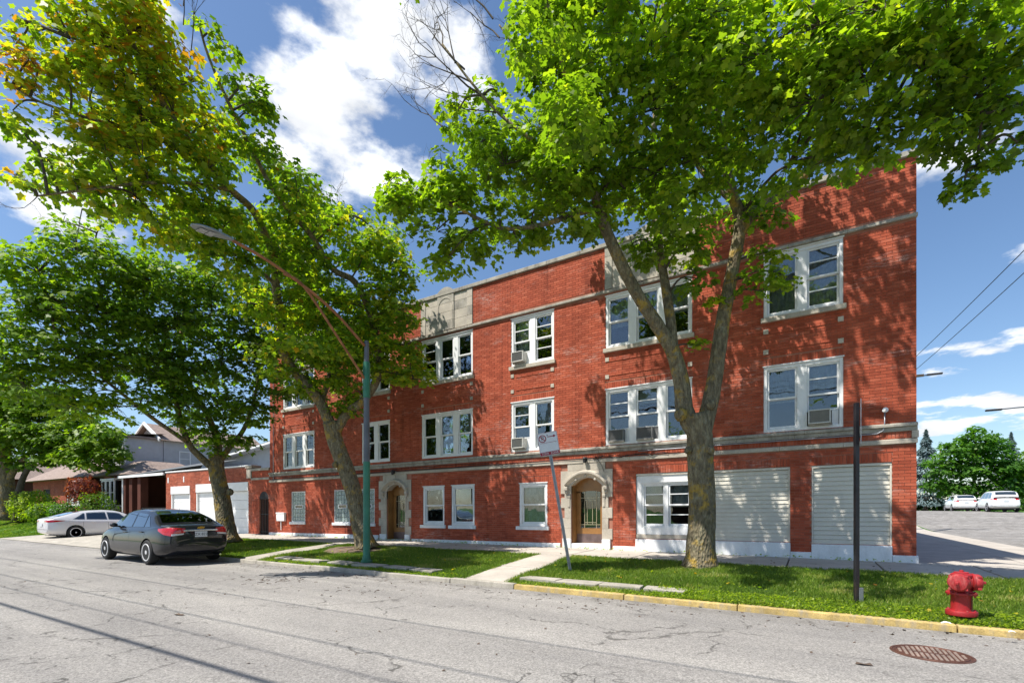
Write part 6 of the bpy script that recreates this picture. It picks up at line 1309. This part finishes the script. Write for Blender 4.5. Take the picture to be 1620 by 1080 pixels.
# ------------------------------------------------------------------ cars
def interp(pts, x): xs_, ys_ = zip(*pts); return float(np.interp(x, xs_, ys_))
def smoothed(pts, x, h=.10): return sum(interp(pts, x+d)*w for d, w in ((-h, .25), (-h/2, .2), (0, .1), (h/2, .2), (h, .25)))
def make_car(name, label, S, paint, loc, rot, scale=1., group=None, cat='car', detail=True):
    """x runs to the nose from the rear bumper at 0; y is left"""
    t = thing(name, label, cat, (0, 0, 0), group); L_, Hh, hw0 = S['L'], S['H'], S['W']/2
    topp, hwp, botp, roof = S['top'], S['hw'], S['bot'], S['roof']
    hw = lambda x: smoothed(hwp, x, .12)*hw0
    top_ = lambda x: smoothed(topp, x, .08)
    xs_ = sorted(set([0, .04, .12, .22, L_-.22, L_-.12, L_-.04, L_]+list(np.linspace(.35, L_-.35, 26)))); m = MB(); K = 0
    for x in xs_:
        w, tz, bz_ = hw(x), top_(x), interp(botp, x); mz = min(.60, tz-.16)
        pts = [(0, bz_), (w*.78, bz_), (w*.95, bz_+.05), (w*.985, bz_+.16), (w, max(bz_+.2, .42)), (w*.995, mz), (w*.975, mz+(tz-mz)*.45), (w*.93, tz-.055), (w*.86, tz-.012), (w*.55, tz+.012), (0, tz+.02)]
        ring = [(x, y, z) for y, z in pts]+[(x, -y, z) for y, z in pts[-2:0:-1]]; K = len(ring); m.v += ring
    for i in range(len(xs_)-1):
        for k in range(K): m.f.append((i*K+k, (i+1)*K+k, (i+1)*K+(k+1) % K, i*K+(k+1) % K))
    m.f.append(tuple(range(K))); m.f.append(tuple((len(xs_)-1)*K+k for k in range(K-1, -1, -1))); m.m = [0]*len(m.f)
    body = m.build('body', paint, t, smooth=True)
    sub = body.modifiers.new('s', 'SUBSURF'); sub.levels = sub.render_levels = 1
    cutters = []; wr = S['wr']
    for xw in S['wx']:
        q = MB(); 
        for s in (-1, 1): q.lathe([(wr+.045, s*hw0*.52), (wr+.045, s*(hw0+.25))][::s], (xw, 0, wr), 'Y', 32)
        c = q.build('cutter', rimd, None); bm = bmesh.new(); bm.from_mesh(c.data); bmesh.ops.remove_doubles(bm, verts=bm.verts, dist=1e-5); bmesh.ops.recalc_face_normals(bm, faces=bm.faces); bm.to_mesh(c.data); bm.free()
        b_ = body.modifiers.new('b', 'BOOLEAN'); b_.operation = 'DIFFERENCE'; b_.object = c; b_.solver = 'EXACT'; cutters.append(c)
    dg = bpy.context.evaluated_depsgraph_get(); dg.update(); me = bpy.data.meshes.new_from_object(body.evaluated_get(dg)); body.modifiers.clear(); body.data = me; me.name = 'body'
    me.polygons.foreach_set('use_smooth', [True]*len(me.polygons)); me.set_sharp_from_angle(angle=R(38))
    for c in cutters: bpy.data.objects.remove(c)
    # cabin
    xa, xb = S['cabin']; rl = lambda x: smoothed(roof, x, .06); belt = lambda x: top_(x)-.02
    Hr = S['H']; wrf = S['wroof']
    def prof(x):
        wb = hw(x)*.90; z0 = belt(x)-.03; zr = max(rl(x), z0+.01); k = min(1, (zr-z0)/(Hr-z0)); wr_ = wb-(wb-wrf*hw0)*k; zs = z0+(zr-z0)*.90
        return wb, z0, wr_, zs, zr
    def side(x, f): wb, z0, wr_, zs, zr = prof(x); return (wb+(wr_-wb)*f, z0+(zs-z0)*f)
    m = MB(); xs2 = np.linspace(xa, xb, 40); K = 0
    for x in xs2:
        wb, z0, wr_, zs, zr = prof(x); pts = [(wb, z0), (wr_, zs), (wr_-.05, zs+(zr-zs)*.65), (wr_-.16 if wr_ > .3 else wr_*.6, zr), (wr_*.4, zr+.012), (0, zr+.018)]
        ring = [(x, y, z) for y, z in pts]+[(x, -y, z) for y, z in pts[-2::-1]]; K = len(ring); m.v += ring
    for i in range(39):
        for k in range(K-1): m.f.append((i*K+k, (i+1)*K+k, (i+1)*K+k+1, i*K+k+1))
    m.m = [0]*len(m.f); m.build('roof', paint, t, smooth=True)
    # side glass
    for s in (-1, 1):
        for (b0, b1, t0, t1) in S['sidewin']:
            m = MB(); nx, nz = 8, 4
            for i in range(nx+1):
                for j in range(nz+1):
                    f = .10+.80*j/nz; x = (b0+(b1-b0)*i/nx)*(1-j/nz)+(t0+(t1-t0)*i/nx)*j/nz; y, z = side(x, f); m.v.append((x, s*(y+.006), z))
            for i in range(nx):
                for j in range(nz): q = (i*(nz+1)+j, (i+1)*(nz+1)+j, (i+1)*(nz+1)+j+1, i*(nz+1)+j+1); m.f.append(q if s < 0 else q[::-1])
            m.m = [0]*len(m.f); m.build('side_window', cg, t, smooth=True)
    def screen(x0, x1, nm, side_in=.10):
        m = MB(); nx, ny = 8, 8
        for i in range(nx+1):
            x = x0+(x1-x0)*i/nx; wb, z0, wr_, zs, zr = prof(x); sl2 = (prof(x+.02)[4]-prof(x-.02)[4])/.04; nl = math.hypot(1, sl2); W2 = max(.1, wr_-side_in)
            for j in range(ny+1):
                y = -W2+2*W2*j/ny; ay = abs(y)/wr_; z = zr+.018*(1-ay**2); m.v.append((x-.008*sl2/nl, y, z+.008/nl))
        for i in range(nx):
            for j in range(ny): m.f.append((i*(ny+1)+j, (i+1)*(ny+1)+j, (i+1)*(ny+1)+j+1, i*(ny+1)+j+1))
        m.m = [0]*len(m.f); m.build(nm, cg, t, smooth=True)
    screen(*S['rear'], 'rear_window'); screen(*S['front'], 'windscreen')
    # wheels
    for xw in S['wx']:
        for s in (-1, 1):
            yw_ = s*(hw0-.11); c = (xw, yw_, wr); w = .105
            m = MB(); m.lathe([(wr*.68, -w), (wr*.9, -w*1.05), (wr*.985, -w*.8), (wr, -w*.4), (wr, w*.4), (wr*.985, w*.8), (wr*.9, w*1.05), (wr*.68, w)], c, 'Y', 36); wh = m.build('wheel', tyre, t, smooth='auto')
            m = MB(); yo = yw_+s*w*.55; m.lathe([(0, 0), (wr*.69, 0), (wr*.69, .01), (0, .01)], (xw, yo-s*.02, wr), 'Y', 30); m.build('hub_backing', rimd, wh)
            m = MB(); m.lathe([(wr*.69, -.012), (wr*.72, .0), (wr*.70, .014), (wr*.62, .012), (wr*.62, -.012)], (xw, yw_+s*w*.95, wr), 'Y', 36)
            ns = S['spokes']
            for k in range(ns):
                a0 = 2*math.pi*k/ns+.3
                for da in S['split']:
                    a = a0+da; dv = Vector((math.cos(a+da*.5), 0, math.sin(a+da*.5))); tv = Vector((-math.sin(a), 0, math.cos(a))); cc = Vector((xw, yw_+s*(w*.85), wr)); m.obox(cc+dv*wr*.36, dv*wr*.32, tv*wr*S['spw'], Vector((0, .012, 0)))
            m.lathe([(0, -.02), (wr*.16, -.015), (wr*.17, .012), (0, .016)], (xw, yw_+s*(w*.9), wr), 'Y', 16); m.build('rim', S['rim'], wh, smooth='auto')
    # under side
    m = MB(); m.box(.5, L_-.5, -hw0*.7, hw0*.7, .16, .3); m.build('underbody', plastic, t)
    # rear end
    rw = hw(.05)
    def rearface(z, y):
        """x of the rear skin at this height: searched on the mesh of the body"""
        hit = body.ray_cast(Vector((-1, y, z)), Vector((1, 0, 0))); return hit[1].x if hit[0] else 0
    def sideface(x, z, s):
        hit = body.ray_cast(Vector((x, s*3, z)), Vector((0, -s, 0))); return abs(hit[1].y) if hit[0] else hw0
    for s in (-1, 1):
        tl = S['tail']
        def wrap(path, zl, zh, name, mat, n=16, off=.007):
            """a lens laid over the skin: path (x, y) runs round the corner, zl and zh its lower and upper edge"""
            m = MB(); P = [Vector((x, s*y, 0)) for x, y in path]; seg = [0]
            for a_, b_ in zip(P[:-1], P[1:]): seg.append(seg[-1]+(b_-a_).length)
            C_ = Vector((1.15, s*.12, 0)); nz = 5
            for i in range(n+1):
                u = seg[-1]*i/n; k = max(q for q in range(len(seg)-1) if seg[q] <= u+1e-6); p = P[k].lerp(P[k+1], (u-seg[k])/(seg[k+1]-seg[k])); f = u/seg[-1]
                z0_, z1_ = np.interp(f, *zip(*zl)), np.interp(f, *zip(*zh))
                for jz in range(nz+1):
                    z = z0_+(z1_-z0_)*jz/nz; d = (C_-p).normalized(); o_ = p-d*.6; o_.z = z; hit = body.ray_cast(o_, Vector((d.x, d.y, 0))); q = hit[1]-Vector((d.x, d.y, 0))*off if hit[0] else Vector((p.x, p.y, z)); m.v.append(tuple(q))
            for i in range(n):
                for jz in range(nz): q = (i*(nz+1)+jz, (i+1)*(nz+1)+jz, (i+1)*(nz+1)+jz+1, i*(nz+1)+jz+1); m.f.append(q if s > 0 else q[::-1])
            m.m = [0]*len(m.f); return m.build(name, mat, t, smooth=True)
        wrap(tl['path'], tl['lo'], tl['hi'], 'tail_lamp', redlens)
        if tl.get('rev'): wrap(*tl['rev'], 'reversing_lamp', clearlens, 8, .011)
    if detail:
        z = S['platez']; xr = rearface(z, 0)-.015; m = MB(); m.box(xr-.006, xr, -.155, .155, z-.075, z+.075); p_ = m.build('licence_plate', signw, t, bevel=.004)
        if S.get('plate'): textobj(S['plate'], .10, (xr-.0075, 0, z-.005), (R(90), 0, R(-90)), wire, p_, depth=.0005)
        if S.get('chrome'): m = MB(); zc = S['chrome']; m.box(rearface(zc, 0)-.02, rearface(zc, 0)+.01, -.42, .42, zc-.02, zc+.022); m.build('chrome_strip', chrome, t, bevel=.008)
        if S.get('badge'):
            zc = S['badge']; xr = rearface(zc, 0)-.022; m = MB()
            for a, b_ in (((-.085, -.022), (.085, .022)), ((-.032, -.035), (.032, .035))):
                m.add([(xr, a[0]+.012, a[1]), (xr, b_[0]+.012, a[1]), (xr, b_[0]-.012, b_[1]), (xr, a[0]-.012, b_[1])], [(0, 1, 2, 3)])
            m.v = [(x, y, z_+zc) for x, y, z_ in m.v]; m.build('badge', bowtie, t)
        for s in (-1, 1):     # mirrors, handles, door gaps, sills
            mxp = S['mirror']; y, z = side(mxp, .12); m = MB(); bm = bmesh.new(); bmesh.ops.create_icosphere(bm, subdivisions=2, radius=1); m.add([(mxp+v.co.x*.07, s*(y+.13)+v.co.y*.10, z+.06+v.co.z*.065) for v in bm.verts], [tuple(v.index for v in f.verts) for f in bm.faces]); bm.free(); m.obox((mxp, s*(y+.03), z+.02), (.03, 0, 0), (0, .05, 0), (0, 0, .02)); m.build('door_mirror', paint, t, smooth=True)
            for hx in S['handles']:
                zz = top_(hx)-.14; yy = sideface(hx, zz, s); m = MB(); m.obox((hx, s*(yy+.02), zz), (.10, 0, 0), (0, .012, 0), (0, 0, .016)); m.build('door_handle', paint, t, bevel=.008)
            for gx in S['gaps']:
                m = MB()
                zz = np.linspace(.30, top_(gx)-.05, 9); Pq = [Vector((gx, s*(sideface(gx, z_, s)+.0015), z_)) for z_ in zz]
                for p0, p1 in zip(Pq[:-1], Pq[1:]): m.quad((p0.x-.005, p0.y, p0.z), (p0.x+.005, p0.y, p0.z), (p1.x+.005, p1.y, p1.z), (p1.x-.005, p1.y, p1.z))
                m.build('door_gap', rimd, t)
        m = MB(); xx = S['antenna']; zt = rl(xx)+.02; m.tube([(xx, 0, zt-.02), (xx-.10, 0, zt+.22)], [.004, .002], 5); m.build('antenna', black, t)
        m = MB(); zz = .30; x0 = rearface(zz, 0); Y = np.linspace(-rw*.85, rw*.85, 9)
        m.tube([(rearface(.50, y)-.004, y, .50) for y in Y], .006, 4); m.build('bumper_seam', rimd, t)
        m = MB(); m.tube([(.35, -.5, .22), (-.0, -.5, .22)], .03, 8); m.build('exhaust', chrome, t)
    t.scale = (scale,)*3; t.rotation_euler = (0, 0, rot); t.location = loc
    return t
cg = carglass
# the cabin interior is dark: a simple tub and seats so that the panes show depth
SED = dict(L=4.6, W=1.80, H=1.47, wr=.325, wx=(.98, 3.67), spokes=5, split=(0,), spw=.115, rim=rimm, wroof=.66,
    top=[(-.1, .92), (0, .95), (.10, 1.03), (.55, 1.06), (1.2, 1.0), (3.2, .96), (3.6, .95), (4.3, .78), (4.6, .62)],
    hw=[(0, .70), (.1, .86), (.3, .95), (.8, .99), (1.5, 1.0), (3.3, 1.0), (4.0, .96), (4.35, .86), (4.6, .62)],
    bot=[(0, .36), (.3, .24), (.6, .18), (4.0, .18), (4.6, .26)],
    roof=[(.38, .98), (.58, 1.06), (1.05, 1.30), (1.55, 1.43), (2.1, 1.465), (2.5, 1.455), (2.85, 1.38), (3.45, .98)], cabin=(.42, 3.42),
    sidewin=[(.98, 1.30, 1.30, 1.36), (1.36, 2.02, 1.42, 2.05), (2.12, 3.08, 2.15, 2.62)], rear=(.66, 1.28), front=(2.80, 3.30),
    tail=dict(path=[(0, .38), (0, .80), (.40, .90)], lo=[(0, .86), (.35, .76), (.7, .80), (1, .90)], hi=[(0, .96), (.4, .985), (1, .955)], rev=([(0, .42), (0, .72)], [(0, .80), (1, .765)], [(0, .835), (1, .815)])),
    platez=.80, chrome=.905, badge=.97, mirror=2.95, handles=(1.35, 2.35), gaps=(1.15, 2.08, 3.05), antenna=1.25, plate='EZX 8220')
cz = -.325
rearc = at(240, 892, 775*1.45/86); 
make_car('parked_car', 'dark charcoal four door sedan parked at the kerb, its red tail lamps facing us', SED, paintd, (-13.95, 6.9, cz), R(180-1), 1.0)
ACC = dict(L=4.88, W=1.86, H=1.45, wr=.335, wx=(1.05, 3.88), spokes=5, split=(-.16, .16), spw=.06, rim=rimm, wroof=.66,
    top=[(-.1, .94), (0, .98), (.10, 1.05), (.5, 1.06), (1.2, 1.0), (3.2, .95), (3.7, .93), (4.5, .78), (4.88, .62)],
    hw=[(0, .72), (.12, .88), (.4, .96), (1, 1.0), (3.6, 1.0), (4.2, .97), (4.6, .86), (4.88, .6)],
    bot=[(0, .34), (.3, .22), (.6, .17), (4.3, .17), (4.88, .26)],
    roof=[(.15, 1.04), (.5, 1.14), (1.1, 1.33), (1.7, 1.42), (2.3, 1.45), (2.75, 1.42), (3.1, 1.32), (3.75, .96)], cabin=(.24, 3.70),
    sidewin=[(.95, 1.42, 1.38, 1.45), (1.5, 2.35, 1.52, 2.30), (2.42, 3.35, 2.38, 2.92)], rear=(.45, 1.30), front=(3.02, 3.6),
    tail=dict(path=[(0, .40), (0, .82), (.60, .93)], lo=[(0, .88), (.4, .84), (.65, .86), (1, .92)], hi=[(0, .95), (.5, .965), (1, .935)]),
    platez=.72, mirror=3.25, handles=(1.75, 2.7), gaps=(1.35, 2.38, 3.35), antenna=1.0)
make_car('parked_car', 'silver white sedan with dark five spoke wheels standing in the driveway', ACC, paints, (-32.2, 8.55, -.34), R(90), 1.0)
SUV = dict(L=4.85, W=1.92, H=1.74, wr=.37, wx=(1.0, 3.82), spokes=5, split=(0,), spw=.12, rim=rimm, wroof=.70,
    top=[(0, 1.0), (.1, 1.10), (.5, 1.12), (3.4, 1.08), (3.8, 1.06), (4.5, .95), (4.85, .7)], hw=[(0, .84), (.15, .93), (.5, .98), (3.8, 1.0), (4.4, .94), (4.85, .68)],
    bot=[(0, .42), (.4, .28), (4.2, .26), (4.85, .34)], roof=[(.02, 1.1), (.16, 1.45), (.40, 1.66), (.9, 1.72), (2.2, 1.74), (2.7, 1.70), (3.0, 1.6), (3.7, 1.08)], cabin=(.06, 3.62),
    sidewin=[(.45, 1.2, .6, 1.2), (1.3, 2.15, 1.3, 2.12), (2.25, 3.3, 2.2, 2.8)], rear=(.14, .36), front=(2.95, 3.55),
    tail=dict(path=[(0, .55), (0, .84), (.35, .93)], lo=[(0, .96), (1, 1.02)], hi=[(0, 1.10), (1, 1.10)]), platez=.9, mirror=3.1, handles=(1.6, 2.6), gaps=(1.25, 2.2, 3.3), antenna=.6)
def gzx(y): return float(ROAD+1.3*ss(36, 58, y))+.01
make_car('parked_car', 'white boxy SUV parked across the cross street, right of the other white one', SUV, paintw, (13.6, 54.6, gzx(57)), R(90), 1.0, 'white cars across the cross street')
S2 = dict(SUV); S2['H'] = 1.66; S2['roof'] = [(.02, 1.1), (.3, 1.4), (.7, 1.6), (1.2, 1.64), (2.2, 1.66), (2.7, 1.62), (3.0, 1.5), (3.7, 1.08)]; S2['rear'] = (.2, .62); S2['sidewin'] = [(.75, 1.2, .95, 1.2), (1.3, 2.15, 1.3, 2.12), (2.25, 3.3, 2.2, 2.8)]
make_car('parked_car', 'white hatchback SUV parked across the cross street, farther and left of the other', S2, paintw, (13.2, 64.4, gzx(67)), R(90), 1.0, 'white cars across the cross street')
make_car('moving_car', 'silver grey sedan half hidden by the building corner far down the cross street', SED, paintg, (13.6, 94, gzx(94)), R(-90), 1.0)

# ------------------------------------------------------------------ litter
def rz(y): return float(ROAD+.045*(1-((y+.6)/8.4)**2))
g = np.random.default_rng(8)
def gp(u, v, e=1.45):
    Z = 775*e/(v-806); X = (u-810)/775*Z; return .8547*X-.5191*Z, .5191*X+.8547*Z
for (u, v, du, dv, n, lb) in ((430, 917, 55, 9, 60, 'scattered brown twigs and leaf litter on the road near the dark sedan'), (900, 955, 160, 14, 26, 'small dead twigs lying on the road below the concrete walk'), (560, 935, 120, 12, 22, 'few dark twigs on the road below the green lamp post')):
    m = MB()
    for i in range(n):
        x, y = gp(u+g.normal(0, du*.5), v+g.normal(0, dv*.45)); a = g.uniform(0, 3.14); L_ = g.uniform(.04, .16); z = rz(y)+.006; dx, dy = math.cos(a)*L_/2, math.sin(a)*L_/2
        if g.random() < .6: m.tube([(x-dx, y-dy, z), (x+g.normal(0, .01), y+g.normal(0, .01), z+.006), (x+dx, y+dy, z)], .004, 4)
        else: m.add([(x-dx*.4, y-dy*.4, z), (x+dy*.3, y-dx*.3, z+.01), (x+dx*.4, y+dy*.4, z), (x-dy*.3, y+dx*.3, z+.012)], [(0, 1, 2, 3)])
    o = m.build('twigs', twigm); o['kind'] = 'stuff'; tag(o, lb, 'twigs')
for (u, v, s, lb) in ((284, 974, .20, 'dark curled strip of bark lying on the open road'), (1367, 1051, .14, 'dark torn leaf scrap on the road left of the manhole cover')):
    x, y = gp(u, v); z = rz(y); m = MB()
    m.add([(x-s*.5, y-.02, z+.004), (x-.02, y-.045, z+.018), (x+s*.5, y-.01, z+.006), (x+s*.35, y+.03, z+.02), (x, y+.02, z+.005), (x-s*.4, y+.03, z+.015)], [(0, 1, 4, 5), (1, 2, 3, 4)]); tag(m.build('bark_scrap', twigm), lb, 'scrap')
for (u, v, s, lb) in ((1497, 978, .05, 'white scrap of paper in the grass before the hydrant'), (1601, 993, .03, 'tiny white scrap in the grass at the right edge')):
    x, y = gp(u, v, 1.3); z = float(parkz(x, y))+.05; m = MB(); m.add([(x-s, y-s*.5, z), (x, y-s*.7, z+.015), (x+s, y-s*.3, z), (x+s*.8, y+s*.5, z+.01), (x-.01, y+s*.4, z+.02), (x-s*.9, y+s*.6, z)], [(0, 1, 4, 5), (1, 2, 3, 4)]); tag(m.build('paper_scrap', paper), lb, 'litter')
# fallen leaves on the verge and the pavement
g = np.random.default_rng(21)
def fallen(name, n, xr, yr, zf, mat, lb, s=.05):
    x = g.uniform(*xr, n); y = g.uniform(*yr, n); P = np.stack([x, y, zf(x, y)], 1)
    o = mesh_from(leaf_arrays(P, g.normal(size=(n, 3)), norm(np.array([0, 0, 1.])+g.normal(0, .35, (n, 3))), s*g.uniform(.5, 1.3, n), LO), name, mat, None, g.uniform(.3, 1, n)); tag(o, lb, 'fallen leaves')
fallen('fallen_leaves', 190, (-5, 5), (KY+.2, 11), lambda x, y: parkz(x, y)+.06, leafY, 'a few yellow fallen leaves in the grass near the hydrant')
fallen('fallen_leaves', 260, (-21, -5.9), (KY+.2, 11), lambda x, y: parkz(x, y)+.055, leafY, 'yellow fallen leaves in the grass around the green lamp post')
fallen('fallen_leaves', 150, (-21, 4), (11.2, 13.1), lambda x, y: 0*x+.01, twigm, 'brown fallen leaves along the pavement', .04)
fallen('fallen_leaves', 260, (-16, 2.5), (7.15, 7.72), lambda x, y: 0*x+ROAD+.012, twigm, 'brown leaf litter in the gutter', .035)
fallen('fallen_leaves', 120, (-16, 2), (2.5, 7.1), lambda x, y: ROAD+.045*(1-((y+.6)/8.4)**2)+.01, twigm, 'stray brown leaf crumbs over the open road', .03)
